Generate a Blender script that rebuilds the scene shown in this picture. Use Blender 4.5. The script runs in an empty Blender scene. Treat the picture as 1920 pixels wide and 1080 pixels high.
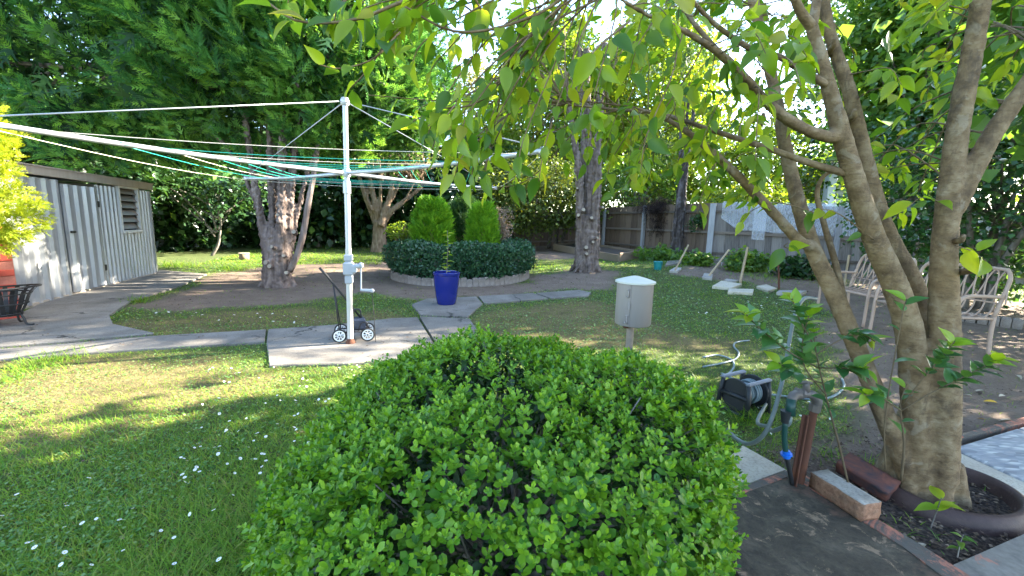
import bpy, math, random
import numpy as np
from mathutils import Matrix, Vector

rng = np.random.default_rng(11)
random.seed(5)
SC = bpy.context.scene
COL = SC.collection

# ------------------------------------------------------------------ camera, world, sun, exposure
F, TH, RO, H = 795.0, 0.1525, 0.0275, 1.3          # focal length in px of a 1920 frame, pitch, roll, eye height
_c, _s = math.cos(TH), math.sin(TH)
_U = np.array([0, _s, _c]); FW = np.array([0, _c, -_s]); _r = np.array([1.0, 0, 0])
RI = _r * math.cos(RO) + _U * math.sin(RO)
UP = _U * math.cos(RO) - _r * math.sin(RO)
cam_d = bpy.data.cameras.new('camera'); cam = bpy.data.objects.new('camera', cam_d); COL.objects.link(cam)
cam_d.sensor_width = 36; cam_d.lens = F / 1920 * 36; cam_d.clip_start = 0.02; cam_d.clip_end = 2000
cam.matrix_world = Matrix(((RI[0], UP[0], -FW[0], 0), (RI[1], UP[1], -FW[1], 0), (RI[2], UP[2], -FW[2], H), (0, 0, 0, 1)))
SC.camera = cam

SUN_DIR = np.array([0.94, 0.34, 0.0]); SUN_DIR /= np.linalg.norm(SUN_DIR)
SUN_EL = math.radians(29)
world = bpy.data.worlds.new('World'); SC.world = world; world.use_nodes = True
wn = world.node_tree.nodes; wl = world.node_tree.links
bg = wn['Background']; sky = wn.new('ShaderNodeTexSky')
sky.sky_type = 'NISHITA'; sky.sun_disc = False
sky.sun_elevation = SUN_EL
sky.sun_rotation = math.atan2(SUN_DIR[0], SUN_DIR[1])
sky.air_density = 1.0; sky.dust_density = 0.8; sky.ozone_density = 1.5
wl.new(sky.outputs[0], bg.inputs[0]); bg.inputs[1].default_value = 0.10
sun_d = bpy.data.lights.new('sun', 'SUN'); sun = bpy.data.objects.new('sun', sun_d); COL.objects.link(sun)
sun_d.energy = 5.0; sun_d.angle = math.radians(0.5); sun_d.color = (1.0, 0.91, 0.74)
_sd = Vector((SUN_DIR[0] * math.cos(SUN_EL), SUN_DIR[1] * math.cos(SUN_EL), math.sin(SUN_EL)))
sun.rotation_euler = _sd.to_track_quat('Z', 'Y').to_euler(); sun.location = (10, 5, 20)
vs = SC.view_settings
vs.view_transform = 'Standard'; vs.look = 'None'; vs.gamma = 1.0; vs.exposure = 3.55; vs.use_curve_mapping = False
SC.cycles.max_bounces = 8; SC.cycles.transparent_max_bounces = 16

# ------------------------------------------------------------------ geometry helpers
def ss(t):
    t = np.clip(t, 0, 1); return t * t * (3 - 2 * t)
def gz(x, y):                                        # the yard rises gently towards the back fence
    return 0.3 * ss((np.asarray(y, float) - 5) / 8) * ss((np.asarray(x, float) + 2) / 7)
def ray(px, py): return FW + RI * ((px - 960) / F) - UP * ((py - 540) / F)
def G(px, py, dz=0.0):                               # where the sight line of a photo point meets the ground
    d = ray(px, py); z = 0.0
    for _ in range(30):
        t = (z + dz - H) / d[2]; p = np.array([0, 0, H]) + d * t
        z = 0.5 * z + 0.5 * float(gz(p[0], p[1]))
    return p
def PY(px, py, y):                                   # the same at a known distance
    d = ray(px, py); return np.array([0, 0, H]) + d * (y / d[1])
def project(P):
    v = np.asarray(P) - np.array([0, 0, H]); w = v @ FW
    return 960 + F * (v @ RI) / w, 540 - F * (v @ UP) / w, w
def nrm(a):
    a = np.asarray(a, float); return a / np.maximum(np.linalg.norm(a, axis=-1, keepdims=True), 1e-9)
def rot(az=0, tilt=0, roll=0): return np.array(Matrix.Rotation(az, 3, 'Z') @ Matrix.Rotation(tilt, 3, 'X') @ Matrix.Rotation(roll, 3, 'Y'))

_T = {}
def vnoise(x, y, sc, seed=0):                        # smooth value noise in 0..1
    if seed not in _T: _T[seed] = np.random.default_rng(100 + seed).random((64, 64))
    t = _T[seed]; x = np.asarray(x, float) * sc; y = np.asarray(y, float) * sc
    xi = np.floor(x).astype(int); yi = np.floor(y).astype(int); fx = ss(x - xi); fy = ss(y - yi)
    g = lambda a, b: t[a % 64, b % 64]
    return (g(xi, yi) * (1 - fx) + g(xi + 1, yi) * fx) * (1 - fy) + (g(xi, yi + 1) * (1 - fx) + g(xi + 1, yi + 1) * fx) * fy

def inpoly(x, y, poly):
    r = np.zeros(np.shape(x), bool); n = len(poly); j = n - 1
    for i in range(n):
        xi, yi = poly[i][:2]; xj, yj = poly[j][:2]
        c = ((yi > y) != (yj > y)) & (x < (xj - xi) * (y - yi) / ((yj - yi) if yj != yi else 1e-9) + xi)
        r ^= c; j = i
    return r

def mesh_np(name, V, faces, mats=(), smooth=False, rnd=None, attrs=None, mi=None):
    """faces: array (M,k) or list of such arrays"""
    if not isinstance(faces, list): faces = [faces]
    me = bpy.data.meshes.new(name)
    V = np.ascontiguousarray(V, np.float32); me.vertices.add(len(V)); me.vertices.foreach_set('co', V.ravel())
    li = np.concatenate([f.ravel() for f in faces]).astype(np.int32)
    tot = np.concatenate([np.full(len(f), f.shape[1], np.int32) for f in faces])
    st = np.concatenate([[0], np.cumsum(tot)[:-1]]).astype(np.int32)
    me.loops.add(len(li)); me.loops.foreach_set('vertex_index', li)
    me.polygons.add(len(tot)); me.polygons.foreach_set('loop_start', st); me.polygons.foreach_set('loop_total', tot)
    for m in (mats if isinstance(mats, (list, tuple)) else [mats]): me.materials.append(m)
    if mi is not None: me.polygons.foreach_set('material_index', np.asarray(mi, np.int32))
    if rnd is not None:
        a = me.attributes.new('rnd', 'FLOAT', 'POINT'); a.data.foreach_set('value', np.ascontiguousarray(rnd, np.float32))
    for k, v in (attrs or {}).items():
        a = me.attributes.new(k, 'FLOAT', 'POINT'); a.data.foreach_set('value', np.ascontiguousarray(v, np.float32))
    me.update(calc_edges=True)
    me.polygons.foreach_set('use_smooth', np.full(len(tot), smooth))
    return me

def link(name, me, parent=None, kind=None):
    o = bpy.data.objects.new(name, me); COL.objects.link(o)
    if parent is not None:
        o.parent = parent; o.matrix_parent_inverse = Matrix.Translation(-Vector(root_loc(parent)))
    if kind: o['kind'] = kind
    return o
ROOTS = {}
def root_loc(p): return ROOTS.get(p.name, (0, 0, 0))
def tag(o, label, cat, group=None):
    o['label'] = label; o['category'] = cat
    if group: o['group'] = group
    return o
def thing(name, label, cat, loc=(0, 0, 0), group=None):
    o = bpy.data.objects.new(name, None); COL.objects.link(o); o.location = tuple(float(v) for v in loc); o.empty_display_size = 0.1
    ROOTS[o.name] = tuple(float(v) for v in loc)
    return tag(o, label, cat, group)
def copy_tree(o, parent=None):
    c = o.copy(); COL.objects.link(c)
    if parent is not None: c.parent = parent
    for ch in list(o.children): copy_tree(ch, c)
    return c

class MB:
    def __init__(s): s.v = []; s.f = []; s.m = []
    def add(s, V, Fc, m=0):
        b = len(s.v); s.v += [tuple(map(float, p)) for p in V]
        for f in Fc: s.f.append(tuple(b + i for i in f)); s.m.append(m)
        return s
    def box(s, c, size, R=None, m=0, bev=0.0):
        hx, hy, hz = [v / 2 for v in size]
        if bev <= 0:
            P = np.array([(x, y, z) for z in (-hz, hz) for x, y in ((-hx, -hy), (hx, -hy), (hx, hy), (-hx, hy))])
            Fc = [(3, 2, 1, 0), (4, 5, 6, 7), (0, 1, 5, 4), (1, 2, 6, 5), (2, 3, 7, 6), (3, 0, 4, 7)]
        else:
            rings = [(-hz, bev), (-hz + bev, 0), (hz - bev, 0), (hz, bev)]; P = []
            for z, i in rings: P += [(x, y, z) for x, y in ((-hx + i, -hy + i), (hx - i, -hy + i), (hx - i, hy - i), (-hx + i, hy - i))]
            P = np.array(P); Fc = [(3, 2, 1, 0), (12, 13, 14, 15)]
            for k in range(3):
                for i in range(4): j = (i + 1) % 4; Fc.append((4 * k + i, 4 * k + j, 4 * k + 4 + j, 4 * k + 4 + i))
        if R is not None: P = P @ np.asarray(R).T
        return s.add(P + np.asarray(c), Fc, m)
    def tube(s, pts, rad, n=8, m=0, cap=True, jit=0.0):
        pts = np.asarray(pts, float); k = len(pts)
        rad = np.full(k, rad) if np.isscalar(rad) else np.interp(np.linspace(0, 1, k), np.linspace(0, 1, len(rad)), rad)
        tan = nrm(np.gradient(pts, axis=0)); u = np.cross(tan[0], [0.3, 0.2, 1.0]); 
        if np.linalg.norm(u) < 1e-3: u = np.cross(tan[0], [1, 0, 0])
        u = nrm(u); V = []
        for i in range(k):
            u = nrm(u - tan[i] * (u @ tan[i])); w = np.cross(tan[i], u)
            for a in range(n):
                t = 2 * math.pi * a / n; rr = rad[i] * (1 + (rng.random() - .5) * jit)
                V.append(pts[i] + (u * math.cos(t) + w * math.sin(t)) * rr)
        Fc = []
        for i in range(k - 1):
            for a in range(n): b = (a + 1) % n; Fc.append((i * n + a, i * n + b, i * n + n + b, i * n + n + a))
        if cap: Fc.append(tuple(range(n - 1, -1, -1))); Fc.append(tuple((k - 1) * n + a for a in range(n)))
        return s.add(V, Fc, m)
    def lathe(s, prof, n=24, o=(0, 0, 0), m=0, R=None):
        V = []; Fc = []
        for r, z in prof:
            for a in range(n): t = 2 * math.pi * a / n; V.append((r * math.cos(t), r * math.sin(t), z))
        V = np.array(V)
        if R is not None: V = V @ np.asarray(R).T
        for i in range(len(prof) - 1):
            for a in range(n): b = (a + 1) % n; Fc.append((i * n + a, i * n + b, i * n + n + b, i * n + n + a))
        if prof[0][0] > 1e-6: pass
        return s.add(V + np.asarray(o), Fc, m)
    def prism(s, poly, h, m=0, bev=0.0):
        poly = [np.asarray(p, float) for p in poly]; n = len(poly)
        ar = sum(poly[i][0] * poly[(i + 1) % n][1] - poly[(i + 1) % n][0] * poly[i][1] for i in range(n))
        if ar < 0: poly = poly[::-1]
        c = sum(poly) / n; P = []
        lay = [(0, 0), (h, 0)] if bev <= 0 else [(0, 0), (h - bev, 0), (h, bev)]
        for z, i in lay:
            for p in poly:
                d = c - p; d[2] = 0; l = np.linalg.norm(d); P.append(p + d / max(l, 1e-6) * i + np.array([0, 0, z]))
        Fc = [tuple(range(n - 1, -1, -1)), tuple((len(lay) - 1) * n + i for i in range(n))]
        for k in range(len(lay) - 1):
            for i in range(n): j = (i + 1) % n; Fc.append((k * n + i, k * n + j, k * n + n + j, k * n + n + i))
        return s.add(P, Fc, m)
    def mesh(s, name, mats, smooth=False, auto=None):
        me = bpy.data.meshes.new(name); me.from_pydata(s.v, [], s.f)
        for m in (mats if isinstance(mats, (list, tuple)) else [mats]): me.materials.append(m)
        me.polygons.foreach_set('material_index', np.array(s.m, np.int32))
        me.polygons.foreach_set('use_smooth', np.full(len(s.f), smooth or auto is not None)); me.update()
        if auto is not None: me.set_sharp_from_angle(angle=math.radians(auto))
        return me
    def build(s, name, mats, parent=None, smooth=False, auto=None, kind=None):
        return link(name, s.mesh(name, mats, smooth, auto), parent, kind)

def spline(pts, n=24):                               # Catmull-Rom through the points
    P = np.asarray(pts, float); P = np.vstack([2 * P[0] - P[1], P, 2 * P[-1] - P[-2]]); out = []
    m = len(P) - 3
    for q in np.linspace(0, m - 1e-6, n):
        i = int(q); t = q - i; a, b, c, d = P[i:i + 4]
        out.append(0.5 * (2 * b + (c - a) * t + (2 * a - 5 * b + 4 * c - d) * t * t + (3 * b - a - 3 * c + d) * t ** 3))
    return np.array(out)

def remesh(o, vox, smooth_it=4, rough=.0, size=.1):
    r = o.modifiers.new('fuse', 'REMESH'); r.mode = 'VOXEL'; r.voxel_size = vox; r.use_smooth_shade = True
    s = o.modifiers.new('soften', 'SMOOTH'); s.factor = 0.5; s.iterations = smooth_it
    if rough > 0:
        tx = bpy.data.textures.new('bark relief', 'CLOUDS'); tx.noise_scale = size; tx.noise_depth = 3; tx.noise_type = 'HARD_NOISE'
        d = o.modifiers.new('relief', 'DISPLACE'); d.texture = tx; d.texture_coords = 'LOCAL'; d.strength = rough; d.mid_level = .45
    return o

# ------------------------------------------------------------------ materials
class NT:
    def __init__(s, name):
        s.m = bpy.data.materials.new(name); s.m.use_nodes = True; s.t = s.m.node_tree; s.n = s.t.nodes
        s.b = s.n['Principled BSDF']; s.out = s.n['Material Output']; s.co = s.n.new('ShaderNodeTexCoord').outputs['Object']
    def L(s, a, b): s.t.links.new(a, b)
    def val(s, x, sock):
        if hasattr(x, 'is_output'): s.L(x, sock)
        else: sock.default_value = (*x, 1) if isinstance(x, (tuple, list)) and len(x) == 3 and sock.type == 'RGBA' else x
    def noise(s, scale, detail=5, rough=.6, stretch=None, dist=0.0, co=None):
        n = s.n.new('ShaderNodeTexNoise'); n.inputs['Scale'].default_value = scale; n.inputs['Detail'].default_value = detail
        n.inputs['Roughness'].default_value = rough; n.inputs['Distortion'].default_value = dist
        s.L(s.map(stretch, co), n.inputs['Vector']); return n.outputs['Fac']
    def map(s, stretch=None, co=None):
        co = co or s.co
        if stretch is None: return co
        m = s.n.new('ShaderNodeMapping'); m.inputs['Scale'].default_value = stretch; s.L(co, m.inputs['Vector']); return m.outputs[0]
    def voro(s, scale, stretch=None, feat='F1', out='Distance', rand=1.0):
        n = s.n.new('ShaderNodeTexVoronoi'); n.feature = feat; n.inputs['Scale'].default_value = scale; n.inputs['Randomness'].default_value = rand
        s.L(s.map(stretch), n.inputs['Vector']); return n.outputs[out]
    def attr(s, name, out='Fac'):
        n = s.n.new('ShaderNodeAttribute'); n.attribute_name = name; return n.outputs[out]
    def orand(s): return s.n.new('ShaderNodeObjectInfo').outputs['Random']
    def ramp(s, x, stops, interp='LINEAR'):
        n = s.n.new('ShaderNodeValToRGB'); cr = n.color_ramp; cr.interpolation = interp
        while len(cr.elements) < len(stops): cr.elements.new(0.5)
        for e, (p, c) in zip(cr.elements, stops): e.position = p; e.color = (*c, 1) if isinstance(c, (tuple, list)) else (c, c, c, 1)
        s.val(x, n.inputs[0]); return n.outputs[0]
    def mix(s, f, a, b, mode='MIX'):
        n = s.n.new('ShaderNodeMix'); n.data_type = 'RGBA'; n.blend_type = mode
        s.val(f, n.inputs[0]); s.val(a, n.inputs[6]); s.val(b, n.inputs[7]); return n.outputs[2]
    def math(s, op, a, b=0.0, clamp=False):
        n = s.n.new('ShaderNodeMath'); n.operation = op; n.use_clamp = clamp; s.val(a, n.inputs[0]); s.val(b, n.inputs[1]); return n.outputs[0]
    def bump(s, h, strength=.5, dist=.01):
        n = s.n.new('ShaderNodeBump'); n.inputs['Strength'].default_value = strength; n.inputs['Distance'].default_value = dist
        s.val(h, n.inputs['Height']); s.L(n.outputs[0], s.b.inputs['Normal']); return n
    def done(s, col=None, rough=None, metal=None, spec=None):
        if col is not None: s.val(col, s.b.inputs['Base Color'])
        if rough is not None: s.val(rough, s.b.inputs['Roughness'])
        if metal is not None: s.val(metal, s.b.inputs['Metallic'])
        if spec is not None: s.val(spec, s.b.inputs['Specular IOR Level'])
        return s.m

def leaf_mat(name, a, b, c, trans=0.35, rough=.42, spec=.4, warm=None):
    s = NT(name); r = s.math('FRACT', s.math('ADD', s.attr('rnd'), s.orand()))
    col = s.ramp(r, [(0, a), (.5, b), (.92, c), (1, warm or c)])
    s.done(col, rough, 0, spec)
    t = s.n.new('ShaderNodeBsdfTranslucent'); s.val(s.mix(1.0, col, (1.9, 1.7, .75), 'MULTIPLY'), t.inputs['Color'])
    mx = s.n.new('ShaderNodeMixShader'); mx.inputs[0].default_value = trans
    s.L(s.b.outputs[0], mx.inputs[1]); s.L(t.outputs[0], mx.inputs[2]); s.L(mx.outputs[0], s.out.inputs['Surface'])
    return s.m

def plain(name, col, rough=.6, metal=0.0, var=.25, scale=8, bump=.15, spec=.4):
    s = NT(name); n = s.noise(scale, 6); n2 = s.noise(scale * 9, 3)
    f = s.math('ADD', s.math('MULTIPLY', n, .7), s.math('MULTIPLY', n2, .3))
    d = tuple(max(0, v * (1 - var)) for v in col); l = tuple(min(1, v * (1 + var)) for v in col)
    s.bump(n2, bump, .004)
    return s.done(s.ramp(f, [(.3, d), (.7, l)]), rough, metal, spec)

def m_wood(name, dark, light, axis='Z', scale=6):
    s = NT(name); st = {'Z': (9, 9, .7), 'X': (.7, 9, 9), 'Y': (9, .7, 9)}[axis]
    n = s.noise(scale, 6, .65, st, .6); big = s.noise(1.3, 3)
    r = s.orand()
    f = s.math('ADD', s.math('MULTIPLY', n, .6), s.math('ADD', s.math('MULTIPLY', big, .25), s.math('MULTIPLY', r, .3)))
    s.bump(n, .5, .004)
    return s.done(s.ramp(f, [(.3, dark), (.75, light)]), .85, 0, .2)

def m_bark(name, dark, mid, light, scale=7, stretch=(1, 1, .22), bump=1.0, dist=.03, lichen=None):
    s = NT(name); n = s.noise(scale, 8, .65, stretch, .8); v = s.voro(scale * 1.6, stretch); big = s.noise(1.6, 3)
    f = s.math('ADD', s.math('MULTIPLY', n, .6), s.math('MULTIPLY', v, .45))
    col = s.ramp(f, [(.25, dark), (.5, mid), (.8, light)])
    col = s.mix(s.ramp(big, [(.35, 0.0), (.7, .45)]), col, mid)
    if lichen: col = s.mix(s.ramp(s.noise(9, 4), [(.56, 0.0), (.66, .65)]), col, lichen)
    s.bump(f, bump, dist); return s.done(col, .9, 0, .2)

def m_concrete(name, dark, light, stain=(.10, .095, .09), scale=3.0, crack=False):
    s = NT(name); n = s.noise(scale, 8, .7); g = s.noise(90, 2); st = s.noise(1.1, 5, .6, dist=1.0); sp = s.voro(120)
    col = s.ramp(n, [(.3, dark), (.72, light)])
    col = s.mix(s.ramp(st, [(.42, 0.0), (.68, .75)]), col, stain); col = s.mix(s.ramp(s.noise(16, 6, .75, dist=.8), [(.58, 0.0), (.66, .5)]), col, tuple(v * .5 for v in stain))
    col = s.mix(s.ramp(g, [(.35, .5), (.5, 0.0)]), col, tuple(v * .55 for v in dark))
    if crack:
        w = s.noise(3, 4); ce = s.n.new('ShaderNodeTexVoronoi'); ce.feature = 'DISTANCE_TO_EDGE'; ce.inputs['Scale'].default_value = .75
        ad = s.n.new('ShaderNodeVectorMath'); ad.operation = 'ADD'; cm = s.n.new('ShaderNodeCombineXYZ'); s.L(s.math('MULTIPLY', w, .5), cm.inputs[0]); s.L(s.math('MULTIPLY', s.noise(4, 3), .5), cm.inputs[1]); s.L(s.co, ad.inputs[0]); s.L(cm.outputs[0], ad.inputs[1]); s.L(ad.outputs[0], ce.inputs['Vector'])
        k = s.math('MULTIPLY', s.ramp(ce.outputs['Distance'], [(.004, 1.0), (.012, 0.0)]), s.ramp(s.noise(.9, 2), [(.48, 0.0), (.56, 1.0)]))
        col = s.mix(k, col, (.03, .028, .025)); col = s.mix(s.ramp(s.voro(55), [(.10, .55), (.22, 0.0)]), col, (.30, .29, .28))
    s.bump(s.math('ADD', g, n), .55, .006); return s.done(col, .9, 0, .25)

def m_metal_paint(name, col, rust=.0, rough=.45, metal=0.0, spec=.5, streak=.2):
    s = NT(name); n = s.noise(5, 6); k = s.noise(12, 5, .6, (1, 1, .12)); fine = s.noise(60, 3)
    c = s.mix(s.ramp(k, [(.4, 0.0), (.75, streak)]), col, tuple(v * .5 for v in col))
    c = s.mix(s.ramp(n, [(.4, 0.0), (.8, .25)]), c, tuple(min(1, v * 1.25) for v in col))
    if rust > 0: c = s.mix(s.ramp(s.noise(7, 7, .7), [(.72 - rust * .3, 0.0), (.8 - rust * .3, .9)]), c, (.13, .05, .025))
    s.bump(fine, .08, .002)
    return s.done(c, s.ramp(n, [(.3, rough * .8), (.7, min(1, rough * 1.3))]), metal, spec)

M = {}
M['galv'] = m_metal_paint('galvanised pipe', (.38, .39, .42), .12, .38, .35, .5)
M['galv_cream'] = m_metal_paint('cream weathered pipe', (.40, .385, .355), .2, .5, 0, .5)
M['line_green'] = plain('green line', (.02, .32, .25), .45, 0, .1)
M['line_white'] = plain('pale line', (.62, .56, .46), .5, 0, .1)
M['grey_cast'] = m_metal_paint('grey cast metal', (.29, .31, .35), .05, .5)
M['shed'] = m_metal_paint('weathered shed steel', (.36, .365, .375), .16, .38, .45, .5, .55)
M['shed_trim'] = m_metal_paint('brown shed trim', (.33, .28, .23), .1, .6, 0, .3, .4)
M['dark_gap'] = plain('dark opening', (.012, .012, .012), .8)
M['louvre'] = m_metal_paint('dusty louvre', (.16, .125, .10), 0, .35, 0, .5)
M['iron'] = m_metal_paint('black iron', (.018, .018, .02), .12, .5, .3)
M['brick_red'] = plain('red painted brick', (.32, .052, .036), .8, 0, .3, 14, .4)
M['mortar'] = plain('mortar', (.28, .10, .08), .95, 0, .3, 20, .4)
M['concrete'] = m_concrete('weathered concrete', (.142, .128, .112), (.235, .215, .19), (.095, .085, .074), crack=True)
M['concrete_pale'] = m_concrete('pale sandstone', (.40, .35, .27), (.55, .50, .40), (.30, .25, .2), 6)
M['white_stone'] = m_concrete('white stone', (.27, .25, .225), (.42, .395, .36), (.20, .18, .155), 7)
M['edging'] = m_concrete('edging stone', (.16, .13, .11), (.31, .27, .245), (.12, .10, .09), 9)
M['pot'] = NT('blue glaze').done((.010, .017, .15), .12, 0, .6)
M['soil'] = plain('soil', (.045, .032, .024), .95, 0, .5, 30, .8)
M['wood_grey'] = m_wood('grey weathered paling', (.055, .047, .043), (.235, .21, .195))
M['wood_brown'] = m_wood('brown weathered paling', (.045, .03, .022), (.18, .128, .096))
M['rail'] = m_wood('fence rail', (.06, .045, .036), (.19, .155, .13), 'X')
M['post'] = m_wood('fence post', (.15, .145, .15), (.36, .36, .38))
M['stake'] = m_wood('pale stake', (.22, .16, .10), (.50, .40, .28))
M['board'] = m_wood('bed board', (.10, .07, .05), (.24, .18, .13), 'X')
M['bark_cyp'] = m_bark('cypress bark', (.035, .024, .02), (.14, .105, .092), (.28, .225, .20), 9, (1, 1, .16), 1.0, .04)
M['bark_tan'] = m_bark('tan bark', (.10, .065, .04), (.22, .15, .10), (.34, .26, .19), 9, (1, 1, .25), .6, .02)
M['bark_grey'] = m_bark('grey bark', (.05, .045, .04), (.13, .115, .10), (.26, .235, .21), 12, (1, 1, .3), .6, .02)
M['frame_pale'] = m_metal_paint('pale window frame', (.52, .52, .50), .05, .6, 0, .3, .2)
M['cut'] = plain('sawn wood', (.30, .245, .19), .8, 0, .3, 30)
M['bench'] = plain('bench paint', (.36, .25, .19), .55, 0, .15, 10, .2)
M['box_paint'] = m_metal_paint('taupe enamel', (.235, .205, .19), .14, .5, 0, .4, .12)
M['box_lid'] = m_metal_paint('pale lid', (.46, .46, .42), .12, .5, 0, .4, .2)
M['rust'] = m_metal_paint('rusty steel', (.115, .05, .032), .5, .8, .2, .25)
M['brass'] = m_metal_paint('dull tap metal', (.15, .13, .12), .2, .5, .5)
M['plastic_dark'] = plain('dark plastic', (.018, .02, .022), .5, 0, .15)
M['plastic_grey'] = plain('grey plastic', (.16, .17, .20), .45, 0, .1)
M['hose'] = plain('grey hose', (.13, .155, .145), .5, 0, .12, 20)
M['hose_blue'] = plain('grey blue hose', (.13, .175, .19), .5, 0, .12, 20)
M['hose_dark'] = plain('dark green hose', (.012, .05, .04), .4, 0, .1)
M['blue'] = plain('blue fitting', (.01, .12, .5), .35, 0, .1)
M['teal'] = plain('teal plastic', (.01, .18, .19), .4, 0, .1)
M['white'] = plain('white plastic', (.72, .72, .70), .5, 0, .05)
M['rubber'] = plain('black rubber', (.015, .015, .015), .7, 0, .2)
M['ring'] = plain('brown glazed edging', (.048, .028, .024), .6, 0, .4, 9, .4, .3)
M['plaster'] = plain('pale wall', (.42, .46, .56), .8, 0, .08)
M['roof_grey'] = plain('blue grey roof', (.24, .29, .36), .6, 0, .1)
M['straw'] = leaf_mat('dry straw', (.30, .22, .09), (.42, .32, .14), (.22, .15, .07), .2, .7, .2)
M['litter'] = leaf_mat('leaf litter', (.045, .03, .022), (.09, .06, .04), (.19, .14, .10), .05, .8, .2)

M['tri_leaf'] = leaf_mat('tree leaf', (.05, .13, .018), (.16, .265, .018), (.28, .345, .022), .60, .38, .45, (.24, .24, .02))
M['tri_dark'] = leaf_mat('mature leaf', (.03, .10, .032), (.055, .14, .034), (.08, .17, .034), .3, .32, .5)
M['young'] = leaf_mat('young leaf', (.14, .26, .015), (.19, .31, .02), (.26, .32, .02), .45, .4, .4)
M['boxleaf'] = leaf_mat('box leaf', (.022, .092, .010), (.072, .19, .011), (.15, .285, .014), .30, .42, .35, (.20, .33, .025))
M['boxinner'] = leaf_mat('shaded inner box leaf', (.010, .034, .009), (.016, .048, .010), (.026, .062, .012), .15, .4, .4)  # inner leaves coloured darker to deepen the shade in the gaps
M['cyp'] = leaf_mat('cypress spray', (.045, .15, .045), (.09, .235, .062), (.17, .35, .075), .42, .6, .2, (.22, .38, .07))
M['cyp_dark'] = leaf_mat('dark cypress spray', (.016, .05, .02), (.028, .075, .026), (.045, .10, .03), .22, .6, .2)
M['gold'] = leaf_mat('golden spray', (.14, .21, .012), (.22, .28, .014), (.31, .35, .018), .35, .55, .3, (.46, .40, .02))
M['lime'] = leaf_mat('lime spray', (.075, .22, .014), (.12, .29, .016), (.18, .35, .02), .35, .55, .3)
M['darkleaf'] = leaf_mat('dark shrub leaf', (.014, .045, .016), (.024, .065, .02), (.045, .10, .028), .25, .35, .45, (.10, .17, .03))
M['bedleaf'] = leaf_mat('dark hedge leaf', (.016, .055, .028), (.026, .08, .036), (.04, .105, .045), .2, .38, .45)
M['olive'] = leaf_mat('olive leaf', (.05, .085, .02), (.085, .125, .025), (.13, .17, .035), .35, .45, .35, (.22, .22, .02))
M['pale'] = leaf_mat('pale leaf', (.12, .14, .06), (.18, .20, .09), (.26, .26, .13), .4, .5, .3)
M['yellowgreen'] = leaf_mat('sunny leaf', (.07, .14, .016), (.115, .19, .02), (.17, .24, .025), .42, .45, .35, (.25, .24, .02))
M['camellia'] = leaf_mat('glossy leaf', (.015, .055, .018), (.026, .085, .022), (.05, .125, .03), .25, .3, .5, (.10, .19, .04))
M['midleaf'] = leaf_mat('mid green leaf', (.05, .125, .024), (.085, .175, .03), (.14, .23, .04), .45, .4, .4, (.18, .25, .03))
M['grass'] = leaf_mat('grass blade', (.06, .165, .014), (.105, .225, .017), (.18, .275, .025), .4, .5, .3, (.26, .25, .06))
M['clover'] = leaf_mat('clover leaf', (.05, .13, .03), (.09, .20, .05), (.19, .28, .11), .3, .5, .3)
M['deadvine'] = leaf_mat('dead vine', (.018, .013, .013), (.035, .026, .026), (.06, .045, .042), .05, .9, .1)
M['pinkdry'] = leaf_mat('dry variegated leaf', (.20, .15, .13), (.30, .22, .19), (.16, .14, .09), .2, .7, .2)

# foreground tree bark: smooth olive brown with fine cross lines, pale lichen blotches
s = NT('smooth bark'); n = s.noise(14, 7, .65); lent = s.noise(24, 5, .7, (1, 1, 3.6)); big = s.noise(3.2, 4)
c = s.ramp(n, [(.32, (.080, .050, .026)), (.5, (.175, .117, .062)), (.68, (.265, .195, .115))])
c = s.mix(s.ramp(big, [(.48, 0.0), (.72, .45)]), c, (.20, .125, .055))
c = s.mix(s.ramp(lent, [(.55, 0.0), (.66, .5)]), c, (.06, .038, .02)); c = s.mix(s.ramp(s.noise(5, 6, .7, (2.2, 2.2, .35), .7), [(.54, 0.0), (.66, .6)]), c, (.07, .048, .03))
c = s.mix(s.ramp(s.noise(10, 4, .6, dist=.6), [(.60, 0.0), (.66, .38)]), c, (.31, .26, .19))
c = s.mix(s.ramp(s.noise(4, 7, .72, (1, 1, .5), 1.0), [(.55, 0.0), (.64, .7)]), c, (.06, .043, .03))
s.bump(s.math('ADD', n, s.math('MULTIPLY', lent, .7)), .7, .012); M['bark_fore'] = s.done(c, .8, 0, .25)

s = NT('mossy slab'); n = s.noise(5, 9, .72, dist=.5); f2 = s.noise(40, 4, .7); pat = s.noise(7, 7, .75, (1, 1, 1), .8)
c = s.ramp(n, [(.3, (.022, .018, .012)), (.52, (.062, .05, .034)), (.75, (.14, .115, .08))])
c = s.mix(s.ramp(pat, [(.57, 0.0), (.62, .85)]), c, (.24, .165, .105)); c = s.mix(s.ramp(s.noise(2.2, 6, .7), [(.55, 0.0), (.63, .5)]), c, (.20, .10, .065)); c = s.mix(s.ramp(f2, [(.3, .6), (.5, 0.0)]), c, (.02, .02, .016))
s.bump(s.math('ADD', f2, n), .8, .008); M['mossy'] = s.done(c, .9, 0, .3)
s = NT('worn salmon paint'); n = s.noise(6, 8, .72, dist=.6); f2 = s.noise(45, 4)
c = s.mix(s.ramp(n, [(.50, 0.0), (.56, 1.0)]), (.085, .078, .065), (.36, .135, .085)); c = s.mix(s.ramp(f2, [(.3, .5), (.55, 0.0)]), c, (.12, .07, .05))
s.bump(s.math('ADD', f2, n), .6, .008); M['salmon'] = s.done(c, .85, 0, .3)
s = NT('patchy corner slab'); n = s.noise(5, 8, .7, dist=.4); c = s.mix(s.ramp(n, [(.58, 0.0), (.63, 1.0)]), s.ramp(s.noise(14, 6, .7), [(.3, (.11, .10, .085)), (.7, (.24, .215, .18))]), (.36, .16, .11)); s.bump(n, .6, .006); M['corner'] = s.done(c, .88, 0, .25)
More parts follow.
